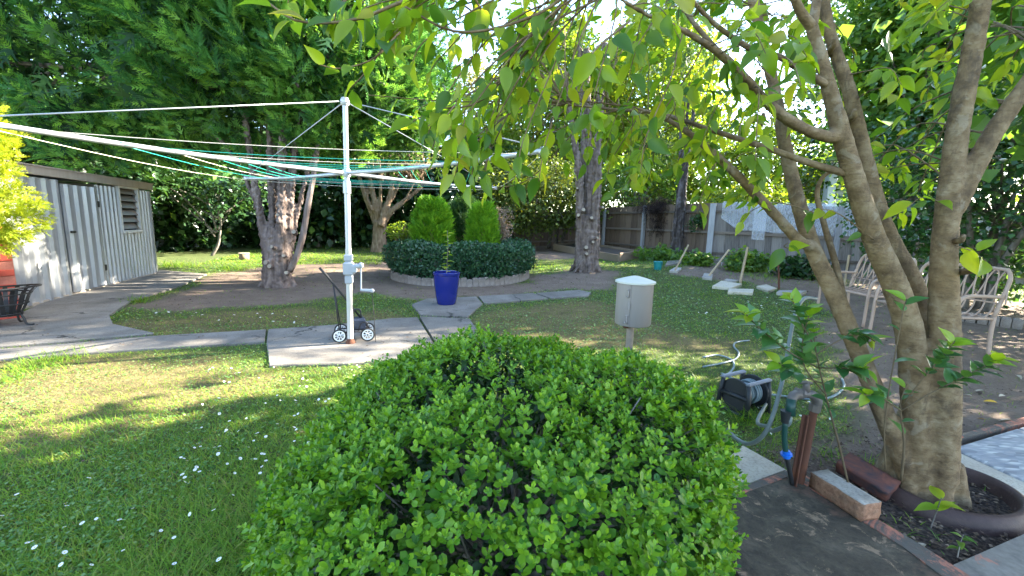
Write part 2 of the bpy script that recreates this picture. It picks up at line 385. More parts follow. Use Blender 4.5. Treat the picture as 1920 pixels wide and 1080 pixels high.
s = NT('pebble tile'); v = s.voro(26, (.5, 1.6, 1), out='Color'); d = s.voro(26, (.5, 1.6, 1)); sp = s.n.new('ShaderNodeSeparateColor'); s.L(v, sp.inputs[0])
c = s.ramp(sp.outputs[0], [(0, (.17, .17, .175)), (.5, (.31, .305, .30)), (1, (.47, .455, .42))]); c = s.mix(s.ramp(d, [(.35, 0.0), (.6, .6)]), c, (.18, .19, .21))
s.bump(d, .5, .004); M['tile'] = s.done(c, .7, 0, .35)
s = NT('old brick'); n = s.noise(55, 7, .75); big = s.noise(20, 5)
c = s.ramp(n, [(.3, (.15, .07, .045)), (.55, (.30, .16, .095)), (.8, (.40, .27, .19))]); c = s.mix(s.ramp(big, [(.5, 0.0), (.7, .6)]), c, (.10, .075, .055))
M['old_brick'] = s.m; s.bump(n, .8, .008); s.done(c, .9, 0, .2)
M['brick_top'] = m_concrete('mortar face', (.24, .21, .17), (.40, .37, .32), (.17, .14, .11), 12)
s = NT('burnt brick'); n = s.noise(9, 6, .6, (1, 1, 1), 1.2)
M['dark_brick'] = s.done(s.ramp(n, [(.35, (.04, .035, .04)), (.55, (.13, .05, .035)), (.75, (.22, .08, .05))]), .85, 0, .25)
# netting: open weave white mesh
s = NT('white netting'); w = s.noise(30, 4, .6, (1, 1, .3)); tr = s.n.new('ShaderNodeBsdfTransparent'); mx = s.n.new('ShaderNodeMixShader')
s.done((.72, .76, .84), .7, 0, .2); s.L(s.ramp(w, [(.3, .20), (.8, .46)]), mx.inputs[0]); s.L(tr.outputs[0], mx.inputs[1]); s.L(s.b.outputs[0], mx.inputs[2]); s.L(mx.outputs[0], s.out.inputs['Surface']); M['net'] = s.m

# ------------------------------------------------------------------ ground masks (bare soil, mulch, dry patches)
def wp(*pp, dz=0.0): return [G(a, b, dz) for a, b in pp]
P_LEFTPATH = wp((-160, 668), (-160, 622), (20, 600), (78, 572), (150, 551), (292, 515), (300, 508), (388, 516), (335, 540), (245, 567), (205, 595), (212, 612), (288, 629), (100, 646))
P_STRIP = wp((-200, 705), (-160, 672), (100, 650), (290, 633), (499, 621), (496, 645), (250, 659), (0, 678))
P_MAIN = [wp((503, 621), (620, 613), (735, 600), (783, 598), (826, 668), (700, 681), (655, 686), (505, 690), (500, 646)),
          wp((787, 597), (880, 601), (908, 640), (905, 668), (830, 668)),
          wp((788, 593), (772, 574), (800, 563), (893, 559), (905, 572), (876, 598))]
P_BACK = [wp((897, 558), (1000, 552), (1028, 562), (908, 572)), wp((1004, 552), (1085, 546), (1108, 551), (1103, 557), (1033, 562))]
PATHS = [P_LEFTPATH, P_STRIP] + P_MAIN + P_BACK
P_SLAB = wp((1300, 965), (1366, 948), (1482, 905), (1517, 932), (1600, 985), (1690, 1045), (1800, 1130)) + [np.array([1.85, .1, 0]), np.array([.85, .1, 0])]
P_DIRT = [wp((225, 580), (330, 545), (395, 512), (560, 497), (760, 490), (780, 520), (730, 545), (560, 570), (430, 575), (330, 590)),
          wp((960, 545), (1010, 515), (1080, 505), (1160, 510), (1150, 545), (1050, 542)),
          wp((700, 555), (730, 530), (1000, 530), (1090, 540), (900, 558), (790, 563)),
          wp((1240, 512), (1330, 490), (1700, 505), (1920, 560), (1920, 600), (1600, 590), (1500, 555), (1400, 530)),
          wp((1530, 575), (1760, 560), (2300, 590), (2300, 800), (1700, 870), (1600, 780), (1560, 690)),
          wp((1430, 850), (1600, 790), (1760, 830), (1800, 1000), (1650, 960), (1480, 900)),
          wp((930, 480), (1010, 455), (1300, 455), (1220, 480), (1040, 488))]
P_MULCH = [wp((1480, 905), (1600, 860), (1800, 850), (2050, 1000), (1920, 1200), (1700, 1140), (1600, 985))]
P_DRY = [wp((-200, 900), (-100, 680), (300, 665), (520, 700), (420, 770), (250, 810), (100, 850)), wp((900, 640), (880, 590), (1100, 560), (1280, 620), (1390, 640), (1250, 670), (1000, 650)),
         wp((215, 612), (430, 580), (780, 590), (760, 600), (500, 620), (290, 630))]
def mask(polys, x, y, amp=.22, seed=3):
    dx = (vnoise(x, y, 2.2, seed) - .5) * 2 * amp + (vnoise(x, y, 7, seed + 1) - .5) * amp
    dy = (vnoise(x, y, 2.2, seed + 2) - .5) * 2 * amp + (vnoise(x, y, 7, seed + 3) - .5) * amp
    out = np.zeros(np.shape(x), bool)
    for p in polys: out |= inpoly(x + dx, y + dy, p)
    return out
def soft(polys, x, y, amp=.22, seed=3, k=6):
    r = np.zeros(np.shape(x))
    for i in range(k):
        a = 2 * math.pi * i / k; r += mask(polys, x + .12 * math.cos(a), y + .12 * math.sin(a), amp, seed)
    return r / k

xs = np.concatenate([[-400, -120, -50, -26], np.arange(-18, 18.01, .15), [26, 50, 120, 400]])
ys = np.concatenate([[-400, -120, -40, -12], np.arange(-4, 24.01, .15), [32, 60, 140, 400]])
gx, gy = np.meshgrid(xs, ys); gx = gx.ravel(); gy = gy.ravel(); nx = len(xs); ny = len(ys)
ii = (np.arange(ny - 1)[:, None] * nx + np.arange(nx - 1)[None, :]).ravel()
gf = np.stack([ii, ii + 1, ii + nx + 1, ii + nx], 1)
s = NT('yard ground'); so = s.attr('soil'); mu = s.attr('mulch'); dr = s.attr('dry'); n = s.noise(3.5, 8, .7); f2 = s.noise(38, 6, .75); f3 = s.noise(110, 3, .7); v = s.voro(60)
gr = s.ramp(s.math('ADD', s.math('MULTIPLY', n, .5), s.math('MULTIPLY', f2, .5)), [(.3, (.035, .05, .018)), (.5, (.07, .095, .03)), (.72, (.13, .125, .05))])
gr = s.mix(s.math('MULTIPLY', dr, .62), gr, s.ramp(s.math('ADD', s.math('MULTIPLY', f2, .6), s.math('MULTIPLY', n, .4)), [(.32, (.07, .05, .025)), (.5, (.17, .12, .06)), (.68, (.30, .23, .115))]))
sl = s.ramp(s.math('ADD', s.math('MULTIPLY', n, .45), s.math('MULTIPLY', f2, .55)), [(.3, (.10, .073, .057)), (.5, (.18, .135, .105)), (.72, (.29, .225, .175))])
ml = s.ramp(s.math('ADD', s.math('MULTIPLY', v, .7), s.math('MULTIPLY', f2, .4)), [(.25, (.025, .02, .018)), (.5, (.05, .038, .032)), (.8, (.11, .085, .07))])
c = s.mix(so, gr, sl); c = s.mix(mu, c, ml)
s.bump(s.math('ADD', f2, f3), .9, .02); M['ground'] = s.done(c, .95, 0, .15)
me = mesh_np('ground', np.stack([gx, gy, gz(gx, gy)], 1), gf, M['ground'], True,
             attrs={'soil': soft(P_DIRT, gx, gy), 'mulch': soft(P_MULCH, gx, gy, .05), 'dry': soft(P_DRY, gx, gy, .3)})
link('ground', me, None, 'structure')

# ------------------------------------------------------------------ concrete paths and slabs
path = bpy.data.objects.new('garden_path', None); COL.objects.link(path); path['kind'] = 'structure'; ROOTS[path.name] = (0, 0, 0)
def slab(poly, top, mat, parent, name='slab', bev=.008, t=.06):
    b = MB(); q = []
    for p in poly: q.append((p[0], p[1], float(gz(p[0], p[1])) + top - t))
    b.prism(q, t, 0, bev); return b.build(name, mat, parent)
slab(P_LEFTPATH, .030, M['concrete'], path)
slab(P_STRIP, .022, M['concrete'], path)
for i, p in enumerate(P_MAIN): slab(p, .026 + .002 * i, M['concrete'], path)
for p in P_BACK: slab(p, .028, M['concrete'], path)

terr = bpy.data.objects.new('terrace', None); COL.objects.link(terr); terr['kind'] = 'structure'; ROOTS[terr.name] = (0, 0, 0)
slab(P_SLAB, .045, M['mossy'], terr, 'mossy_slab', .006)
e = wp((1482, 905), (1517, 932), (1600, 985), (1690, 1045), (1800, 1130))
e2 = wp((1496, 899), (1535, 925), (1618, 976), (1716, 1036), (1840, 1118))
eb = MB(); 
q = [np.array([p[0], p[1], -.02]) for p in e] + [np.array([p[0], p[1], -.02]) for p in e2[::-1]]
eb.prism(q, .068, 0, .004); eb.build('painted_edge', M['salmon'], terr)
e = wp((1300, 968), (1366, 951), (1480, 908)); e2 = wp((1478, 897), (1400, 925), (1362, 938), (1300, 955))
eb = MB(); eb.prism([np.array([p[0], p[1], -.02]) for p in e + e2], .069, 0, .003); eb.build('painted_edge', M['salmon'], terr)
slab(wp((1330, 895), (1392, 846), (1474, 893), (1360, 937), (1310, 948)), .040, M['concrete_pale'], terr, 'sandstone_kerb')
slab(wp((1740, 1130), (1780, 1075), (1925, 1012), (2080, 1080), (1900, 1200)), .04, M['corner'], terr, 'corner_slab')
slab(wp((1775, 877), (1798, 862), (2060, 985), (2040, 1010)), .042, M['concrete_pale'], terr, 'border_stone')
slab(wp((1800, 860), (1790, 852), (1905, 816), (1960, 838), (1935, 926)), .047, M['tile'], terr, 'paver')
slab(wp((1908, 815), (2060, 768), (2200, 850), (1964, 838)), .047, M['tile'], terr, 'paver')
slab(wp((1938, 927), (1965, 840), (2200, 853), (2120, 1010), (2062, 982)), .047, M['tile'], terr, 'paver')
slab(wp((1785, 838), (1795, 828), (1925, 792), (1925, 803)), .05, M['salmon'], terr, 'kerb_strip')

# ------------------------------------------------------------------ foliage engine
def T_diamond(): return np.array([(0, 0, 0), (.42, .45, .1), (0, 1, -.08), (-.42, .45, .1)]), np.array([(0, 1, 2), (0, 2, 3)])
def T_oval():
    V = np.array([(0, 0, 0), (.25, .32, .07), (0, .32, -.02), (-.25, .32, .07), (.31, .70, .06), (0, .70, -.02), (-.31, .70, .06), (0, 1, .0)])
    return V, np.array([(0, 1, 2), (0, 2, 3), (2, 1, 4), (2, 4, 5), (2, 5, 6), (2, 6, 3), (5, 4, 7), (5, 7, 6)])
def T_long(w=.25, curl=.3):
    ts = [0, .06, .18, .34, .52, .70, .86, 1]; ws = [.015, .40, .80, 1, .93, .66, .27, 0]; V = []; Fc = []
    for t, a in zip(ts, ws): z = -curl * t * t; V += [(a * w, t, z + .10 * a), (0, t, z), (-a * w, t, z + .10 * a)]
    for i in range(7):
        b = 3 * i; Fc += [(b, b + 3, b + 4), (b, b + 4, b + 1), (b + 1, b + 4, b + 5), (b + 1, b + 5, b + 2)]
    return np.array(V), np.array(Fc)
def T_spray(k=5, ang=.75, w=.075):
    V = []; Fc = []
    def blade(o, d, l):
        p = np.array([d[1], -d[0]]) * w * (.6 + .4 * l); b = len(V); t = o + d * l
        V.extend([(*(o - p * .6), 0), (*(o + p * .6), 0), (*t, -.10 * l + rng.normal(0, .03))]); Fc.append((b, b + 1, b + 2))
    blade(np.array([0, 0.]), np.array([0, 1.]), 1.0)
    for i in range(k):
        t = .08 + .74 * i / (k - 1); l = .55 * (1 - .55 * t)
        for sg in (-1, 1):
            a = ang * (1 - .25 * t) * sg; blade(np.array([0, t]), np.array([math.sin(a), math.cos(a)]), l)
    return np.array(V), np.array(Fc)
DIA, OVAL, LONG, SPRAY, SPRAY3, SPRAYC = T_diamond(), T_oval(), T_long(), T_spray(5), T_spray(3, .8, .15), T_spray(4, .7, .13)

def frames(A, N):
    A = nrm(A); X = np.cross(A, N); bad = np.linalg.norm(X, axis=1) < 1e-3
    X[bad] = np.cross(A[bad], [1, .2, .1]); X = nrm(X); return X, A, np.cross(X, A)
def cloud_mesh(name, P, A, N, S, tmpl, mat, rnd=None, smooth=True):
    X, A, N = frames(A, N); V0, F0 = tmpl; n = len(P); k = len(V0); S = np.broadcast_to(S, (n,))
    V = P[:, None, :] + S[:, None, None] * (V0[None, :, 0:1] * X[:, None, :] + V0[None, :, 1:2] * A[:, None, :] + V0[None, :, 2:3] * N[:, None, :])
    Fc = (F0[None] + (np.arange(n) * k)[:, None, None]).reshape(-1, F0.shape[1])
    if rnd is None: rnd = rng.random(n)
    return mesh_np(name, V.reshape(-1, 3), Fc, mat, smooth, np.repeat(rnd, k))
def sph(n):
    v = rng.normal(size=(n, 3)); return nrm(v)
def leaf_obj_matrix(p, a, n, sc):
    X, A, N = frames(a[None], n[None]); m = np.eye(4); m[:3, 0] = X[0] * sc; m[:3, 1] = A[0] * sc; m[:3, 2] = N[0] * sc; m[:3, 3] = p; return Matrix(m.tolist())

def clump_cloud(name, ells, n_clump, per, spread, leaf, tmpl, mat, parent, hang=.3, shell=.55, flat=.35, out=.5, kind='stuff'):
    """leaves in clumps spread through ellipsoids: [(centre, radii, weight)]"""
    w = np.array([e[2] if len(e) > 2 else e[1][0] * e[1][1] for e in ells], float); w /= w.sum()
    Cn, Rn = [], []
    for (e, k) in zip(ells, rng.multinomial(n_clump, w)):
        d = sph(k); r = (shell + (1 - shell) * rng.random(k)) ** .8
        Cn.append(np.array(e[0]) + d * r[:, None] * np.array(e[1])); Rn.append(d)
    Cn = np.vstack(Cn); Rn = np.vstack(Rn); n = len(Cn) * per
    ci = np.repeat(np.arange(len(Cn)), per); sc = spread * (.6 + .8 * rng.random(len(Cn)))
    P = Cn[ci] + rng.normal(size=(n, 3)) * sc[ci][:, None] * np.array([1, 1, 1 - flat])
    A = sph(n) + Rn[ci] * out + np.array([0, 0, -hang]); N = np.array([0, 0, 1.0]) + .6 * sph(n) + .3 * Rn[ci]
    S = leaf * (.65 + .7 * rng.random(n)); rn = np.clip(rng.random(len(Cn))[ci] * .6 + rng.random(n) * .4, 0, .999)
    return link(name, cloud_mesh(name, P, A, N, S, tmpl, mat, rn), parent, kind), Cn

def branches(parent, base, top, tips, mat, r0=.15, n=14, name='branch', rt=.02):
    b = MB()
    for i in rng.choice(len(tips), min(n, len(tips)), replace=False):
        t = rng.random() * .6 + .35; o = base + (top - base) * t; e = tips[i]; m = (o + e) / 2 + np.array([0, 0, .15 * np.linalg.norm(e - o)]) * rng.normal(.3, .5) 
        b.tube(spline([o, m, e], 8), [r0 * (1.1 - t) + rt, rt], 6)
    return b.build(name, mat, parent, True, kind='stuff')

def leafy(name, label, cat, base, ells, n_clump, per, spread, leaf, mat, bark='bark_grey', tr=.12, group=None, tmpl=DIA, stems=1, nb=16, **kw):
    base = np.array([base[0], base[1], float(gz(base[0], base[1])) - .05]); t = thing(name, label, cat, base, group)
    o, Cn = clump_cloud('crown', ells, n_clump, per, spread, leaf, tmpl, M[mat], t, **kw)
    top = np.array(ells[0][0], float); tb = MB()
    for k in range(stems):
        off = rng.normal(size=3) * .25 * (stems > 1); off[2] = 0
        e = top + off * 3; tb.tube(spline([base + off, base * .6 + e * .4 + rng.normal(size=3) * .1, e], 10), [tr * 1.25, tr, tr * .35], 9, jit=.1)
    tb.build('trunk', M[bark], t, True)
    branches(t, base, top, Cn, M[bark], tr * .45, nb)
    return t

def plume_crown(name, ells, n_bough, per, mat, parent, L=.16, plume=.9, rad=.22, lift=.6, bias=(0, 0, 0), tmpl=SPRAY, shell=.7, zmin=None, front=False):
    w = np.array([e[1][0] * e[1][1] for e in ells], float); w /= w.sum(); C0, D0 = [], []
    for (e, k) in zip(ells, rng.multinomial(n_bough, w)):
        d = sph(k); r = (shell + (1 - shell) * rng.random(k)); C0.append(np.array(e[0]) + d * r[:, None] * np.array(e[1])); D0.append(d)
    C0 = np.vstack(C0); D = np.vstack(D0); 
    D = nrm(D * np.array([1, 1, .6]) + np.array([0, 0, lift]) + np.array(bias) + .25 * sph(len(D)))
    if zmin is not None: k = C0[:, 2] > zmin; C0, D = C0[k], D[k]
    if front: k = (D[:, 1] < .25) | (rng.random(len(D)) < .3); C0, D = C0[k], D[k]
    n = len(C0) * per; ci = np.repeat(np.arange(len(C0)), per); ln = plume * (.6 + .8 * rng.random(len(C0)))
    t = rng.random(n) ** .8; off = sph(n); off -= D[ci] * np.sum(off * D[ci], 1)[:, None]; off = nrm(off)
    rr = rad * (1 - .75 * t) * np.sqrt(rng.random(n)) * (ln[ci] / plume)
    P = C0[ci] + D[ci] * ((t - .45) * ln[ci])[:, None] + off * rr[:, None]
    A = D[ci] * .9 + off * .7 + .25 * sph(n); N = sph(n) * .8 + np.array([0, 0, .6])
    rn = np.clip(rng.random(len(C0))[ci] * .45 + rng.random(n) * .35 + t * .2, 0, .999)
    return link(name, cloud_mesh(name, P, A, N, L * (.6 + .7 * rng.random(n)), tmpl, M[mat], rn, False), parent, 'stuff'), C0

# ------------------------------------------------------------------ shed, house wall, neighbours
A0 = G(80, 570); B0 = G(292, 515); SD = nrm((B0 - A0) * [1, 1, 0]); SN = np.array([SD[1], -SD[0], 0])
def WALL(px, py):                                    # photo point -> (along, height) on the shed front
    d = ray(px, py); t = ((A0 - [0, 0, H]) @ SN) / (d @ SN); p = np.array([0, 0, H]) + d * t
    return float((p - A0) @ SD), float(p[2])
def wpt(a, z, o=0.0): return A0 * [1, 1, 0] + SD * a + SN * o + np.array([0, 0, z])
SL = float((B0 - A0) @ SD)
shed = thing('garden_shed', 'grey ribbed metal garden shed with flat roof and closed door', 'shed', A0)
def ribbed(name, a0, a1, z0, z1, off, pitch, mat, parent, rib=.06, dep=.042):
    xs_ = [a0]; off_ = [0.0]; n = max(1, round((a1 - a0) / pitch))
    for i in range(n):
        c = a0 + (i + .5) * (a1 - a0) / n
        for u, d in ((-rib * .75, 0), (-rib * .42, dep), (rib * .42, dep), (rib * .75, 0)): xs_.append(c + u); off_.append(d)
    xs_.append(a1); off_.append(0.0); b = MB(); V = []
    for a, o in zip(xs_, off_): V += [wpt(a, z0, off + o), wpt(a, z1, off + o)]
    k = len(xs_); V += [wpt(a0, z0, off - .012), wpt(a0, z1, off - .012), wpt(a1, z0, off - .012), wpt(a1, z1, off - .012)]
    Fc = [(2 * i, 2 * i + 2, 2 * i + 3, 2 * i + 1) for i in range(k - 1)] + [(2 * k, 2 * k + 1, 2 * k + 3, 2 * k + 2), (0, 1, 2 * k + 1, 2 * k), (2 * k - 2, 2 * k + 2, 2 * k + 3, 2 * k - 1)]
    return b.add(V, Fc).build(name, mat, parent)
d0, d1 = WALL(138, 554)[0], WALL(197, 539)[0]; zt = 1.74; AL = -1.0
wl_, wr_ = WALL(221, 400)[0] , WALL(259, 400)[0]; wb, wtp = WALL(231, 434)[1], WALL(237, 352)[1]
ribbed('wall_panel', AL, d0 - .02, .03, zt, 0, .2, M['shed'], shed)
door = ribbed('door', d0 - .018, d1 + .012, .06, zt - .05, .022, .21, M['shed'], shed)
ribbed('wall_panel', d1 + .03, wl_, .03, zt, 0, .13, M['shed'], shed, .04, .026)
ribbed('wall_panel', wl_, wr_, .03, wb - .03, 0, .13, M['shed'], shed, .04, .026)
ribbed('wall_panel', wl_, wr_, wtp + .02, zt, 0, .13, M['shed'], shed, .04, .026)
ribbed('wall_panel', wr_, SL, .03, zt, 0, .13, M['shed'], shed, .04, .026)
RS = np.stack([SD, SN, [0, 0, 1]], 1)
MB().box(wpt(d0 + .07, .98, .06), (.09, .03, .035), RS, 0, .008).box(wpt(d0 + .05, .98, .07), (.03, .05, .03), RS, 0).build('handle', M['iron'], door)
for z in (.35, 1.42): MB().box(wpt(d1 + .005, z, .04), (.05, .015, .10), RS).build('hinge', M['iron'], door)
MB().box(wpt(d1 + .018, .9, .012), (.03, .04, zt - .1), RS).build('corner_strip', M['shed'], shed)
MB().box(wpt(SL - .012, .90, .018), (.05, .05, zt - .05), RS).build('corner_strip', M['shed'], shed)
MB().box(wpt((AL + SL) / 2, 1.83, .045), (SL - AL + .16, .05, .12), RS, 0, .006).box(wpt((AL + SL) / 2, 1.895, .05), (SL - AL + .2, .07, .02), RS).build('fascia', M['shed_trim'], shed)
MB().box(wpt((AL + SL) / 2, 1.875, -1.0), (SL - AL + .1, 2.02, .02), RS).build('roof', M['shed'], shed)
MB().box(wpt(SL - .01, .95, -1.03), (.02, 1.97, 1.78), RS).box(wpt(AL + .01, .95, -1.03), (.02, 1.97, 1.78), RS).box(wpt((AL + SL) / 2, .95, -2.02), (SL - AL - .05, .02, 1.78), RS).build('side_wall', M['shed'], shed)
MB().box(wpt((AL + SL) / 2, .02, -.02), (SL - AL, .10, .06), RS).build('sill_plate', M['shed_trim'], shed)
fr = MB(); wc, zc = (wl_ + wr_) / 2, (wb + wtp) / 2; ww, wh = wr_ - wl_, wtp - wb
for sx in (-1, 1): fr.box(wpt(wc + sx * (ww / 2 - .025), zc, .02), (.05, .05, wh + .06), RS, 0, .006)
fr.box(wpt(wc, wtp + .005, .021), (ww - .1, .05, .05), RS, 0, .006).box(wpt(wc, wb - .005, .03), (ww - .08, .075, .055), RS, 0, .006)
window = fr.build('window', M['frame_pale'], shed)
MB().box(wpt(wc, zc, -.04), (ww - .1, .01, wh - .04), RS).build('backing', M['dark_gap'], window)
for i in range(6):
    z = wb + .03 + (wh - .04) * (i + .5) / 6
    MB().box(wpt(wc, z, -.006), (ww - .1, .006, (wh - .05) / 6 * .9), RS @ rot(0, .55)).build('louvre_slat', M['louvre'], window)

hw = thing('house_wall', 'red painted brick wall end behind the golden conifer', 'wall', G(40, 600))
hc = G(40, 600); hd = nrm(np.array([.9, -1.6, 0])); hn = np.array([hd[1], -hd[0], 0]) * -1
hd = nrm(np.array([-0.62, -0.78, 0])); hn = np.array([-hd[1], hd[0], 0])
if hn @ np.array([1, -.3, 0]) < 0: hn = -hn
RH = np.stack([hd, hn, [0, 0, 1]], 1)
MB().box(hc * [1, 1, 0] + hd * .69 - hn * .07 + [0, 0, .56], (1.39, .12, 1.12), RH).build('mortar_core', M['mortar'], hw)
bm = MB().box((0, 0, 0), (.23, .11, .076), None, 0, .006).mesh('brick', M['brick_red'])
for r in range(13):
    for k in range(6):
        a = .115 + k * .24 + (.12 if r % 2 else 0) - (.12 if r % 2 else 0) * (k == -1)
        if a > 1.35: continue
        o = link('brick', bm, hw); p = hc * [1, 1, 0] + hd * a - hn * (.055 - .004 * rng.random()) + np.array([0, 0, .045 + r * .087])
        o.matrix_parent_inverse = Matrix.Translation(-Vector(ROOTS[hw.name])); m = np.eye(4); m[:3, :3] = RH; m[:3, 3] = p; o.matrix_basis = Matrix(m.tolist())

nb = thing('neighbour_house', 'blue grey roofed house beyond the netted fence at right', 'house', (18.5, 22, .3))
MB().box((18.6, 23.2, 1.9), (6, 4, 3.4), None, 0).build('wall', M['plaster'], nb)
MB().add([(15.2, 20.8, 3.6), (22, 20.8, 3.6), (22, 25.6, 3.6), (15.2, 25.6, 3.6), (16.6, 23.2, 5.6), (20.6, 23.2, 5.6)], [(0, 1, 5, 4), (1, 2, 5), (2, 3, 4, 5), (3, 0, 4), (3, 2, 1, 0)]).build('roof', M['roof_grey'], nb)
MB().box((14.6, 20.2, 2.3), (.35, .3, 4.2), None, 0, .02).build('gable_post', M['plaster'], nb)
nb = thing('neighbour_house', 'pale neighbouring house glimpsed through foliage above the shed roof', 'house', (-15, 15, 0))
MB().box((-15, 16, 1.8), (5, 3, 3.6)).build('wall', M['plaster'], nb)
MB().add([(-17.8, 14.2, 3.6), (-12.2, 14.2, 3.6), (-12.2, 17.8, 3.6), (-17.8, 17.8, 3.6), (-16.3, 16, 4.9), (-13.7, 16, 4.9)], [(0, 1, 5, 4), (1, 2, 5), (2, 3, 4, 5), (3, 0, 4), (3, 2, 1, 0)]).build('roof', M['roof_grey'], nb)

# ------------------------------------------------------------------ fences
def fence(name, label, P0, P1, hgt0, hgt1, matn, posts, pitch=.2, root=None):
    P0 = np.array(P0, float); P1 = np.array(P1, float); t = root or thing(name, label, 'fence', (P0[0], P0[1], float(gz(P0[0], P0[1]))))
    d = nrm((P1 - P0) * [1, 1, 0]); L = np.linalg.norm((P1 - P0)[:2]); nn = np.array([d[1], -d[0], 0]); nn = nn if nn[1] < 0 else -nn
    R = np.stack([d, nn, [0, 0, 1]], 1); k = int(L / pitch)
    wide = [MB().box((0, 0, 0), (pitch * (.90 if q % 2 else 1.22), .018, 1.0), None, 0, .003).mesh('paling', M[matn]) for q in range(2)]
    for i in range(k):
        f = (i + .5) / k; p = P0 + (P1 - P0) * f; z0 = float(gz(p[0], p[1])) - .03; h = (hgt0 + (hgt1 - hgt0) * f) + rng.normal(0, .010)
        o = link('paling', wide[i % 2], t); m = np.eye(4); rr = R @ rot(0, rng.normal(0, .004), rng.normal(0, .008)); rr = rr * np.array([1 + rng.normal(0, .03), 1, h + .03]); m[:3, :3] = rr
        m[:3, 3] = p * [1, 1, 0] + nn * (.017 if i % 2 else -.004) + np.array([0, 0, z0 + (h + .03) / 2]); o.matrix_basis = Matrix(m.tolist())
    ga, gb = float(gz(*P0[:2])), float(gz(*P1[:2]))
    for hf in (.14, .50, .86):
        b = MB(); n = 6; c = [P0 + (P1 - P0) * i / n for i in range(n + 1)]
        for i in range(n):
            q0, q1 = c[i], c[i + 1]; zz = [float(gz(*q[:2])) + hf * (hgt0 + (hgt1 - hgt0) * (i + j) / n) for j, q in enumerate((q0, q1))]
            mid = (q0 + q1) / 2 * [1, 1, 0] + nn * .052 + np.array([0, 0, sum(zz) / 2]); b.box(mid, (np.linalg.norm((q1 - q0)[:2]) - .004, .045, .075), R @ rot(0, 0, -math.atan2(zz[1] - zz[0], L / n)), 0, .005)
        b.build('rail', M['rail'], t)
    for q, ph, wd in posts:
        z = float(gz(q[0], q[1])); MB().box(np.array([q[0], q[1], z + ph / 2 - .05]) + nn * .10, (wd, .11, ph + .1), R, 0, .008).build('post', M['post'], t)
    return t
q1, q2, q3 = G(1207, 474), G(1328, 489), G(1560, 505); q0 = q2 + (q1 - q2) * 2.75; q4 = q2 + (q3 - q2) * 2.3; qm = (q2 + q0) / 2
fl = fence('paling_fence', 'brown lapped paling fence in shade behind the tall trunk', q2, q0, 1.76, 1.8, 'wood_brown', [(q1, 1.78, .11), (q0 * .5 + q1 * .5, 1.7, .11)])
fr_ = fence('paling_fence', 'grey paling fence carrying white netting at the back right', q2, q4, 1.76, 1.6, 'wood_grey', [(q2, 1.74, .16), (q3, 1.7, .13), (q2 * .2 + q4 * .8, 1.62, .12)])
# back fence closing the left end, in the dark behind the shrubs
fence('paling_fence', 'dark back fence half hidden behind the shrubs beyond the round bed', q0, q0 + np.array([-9.0, 1.2, 0]), 1.75, 1.7, 'wood_brown', [])

# netting draped over the right fence
fd = nrm((q4 - q2) * [1, 1, 0]); fn = np.array([fd[1], -fd[0], 0]); fn = fn if fn[1] < 0 else -fn
net = thing('netting', 'white garden netting draped over the top of the grey fence', 'netting', q2)
def drape(a0, a1, n, zb, seed, off=.14):
    V = []; Fc = []; k = 9
    for i in range(n + 1):
        a = a0 + (a1 - a0) * i / n; p = q2 * [1, 1, 0] + fd * a; z0 = float(gz(p[0], p[1])); top = z0 + 1.76 - .05 * a / 3
        bot = z0 + zb(a) + .05 * (vnoise(a, 0, 3, seed) - .5)
        for j in range(k + 1):
            f = j / k; z = top + .04 - (top - bot + .04) * f; w = (vnoise(a, f, 4, seed) - .5) * .06 * f + .03 * math.sin(a * 9 + f * 2) * f
            V.append(p + fn * (off + .02 * f + w) + np.array([0, 0, z]) if j else p + fn * (.0) + np.array([0, 0, top + .05]))
    for i in range(n):
        for j in range(k): b = i * (k + 1) + j; Fc.append((b, b + 1, b + k + 2, b + k + 1))
    return MB().add(V, Fc).build('net_sheet', M['net'], net, True)
drape(.25, 6.6, 60, lambda a: .98 - .02 * a + (.35 * max(0, 1 - (a - .25) / .5) if a < .75 else 0), 5)
drape(1.1, 1.42, 8, lambda a: .70, 6, .19)

# ------------------------------------------------------------------ rotary clothes hoist
hx, hy = -1.655, 4.245; HT, HZ, HL, HYAW, HSL = 2.39, 1.735, 2.29, .93, .017
ho = thing('clothes_hoist', 'rotary clothes hoist with pale metal arms and green lines', 'clothes hoist', (hx, hy, .03))
lean = np.array([.018, 0, 0])                        # the mast is a touch out of plumb
def hp(z): return np.array([hx, hy, z]) + lean * (z - .03) * .45
MB().tube([hp(.0), hp(1.0)], .030, 16).build('lower_mast', M['galv_cream'], ho, auto=40)
MB().tube([hp(1.0), hp(1.62)], .027, 16).build('sleeve', M['galv'], ho, auto=40)
MB().tube([hp(1.62), hp(HT)], .024, 16).build('upper_mast', M['galv'], ho, auto=40)
MB().lathe([(.0, .0), (.036, .0), (.036, .10), (.032, .12), (.0, .12)], 18, hp(1.54)).build('collar', M['galv'], ho, auto=40)
MB().lathe([(0, 0), (.034, 0), (.042, .02), (.042, .05), (.03, .07), (0, .075)], 16, hp(HT - .03)).build('top_cap', M['galv'], ho, auto=40)
MB().lathe([(0, 0), (.036, 0), (.04, .02), (.04, .05), (.034, .07), (0, .07)], 18, hp(HZ - .035)).build('hub', M['galv'], ho, auto=40)
MB().lathe([(.0, 0), (.05, 0), (.045, .02), (.033, .035), (.033, .05), (0, .05)], 16, hp(.025)).build('base_collar', M['rust'], ho, auto=40)
gb = MB(); gb.box(hp(.80), (.095, .10, .15), rot(.2), 0, .022).box(hp(.91), (.075, .08, .08), rot(.2), 0, .015).box(hp(.69), (.07, .075, .09), rot(.2), 0, .012)
gb.box(hp(.80) + [.055, -.01, 0], (.05, .07, .09), rot(.2), 0, .015); gbx = gb.build('gear_box', M['grey_cast'], ho, auto=40)
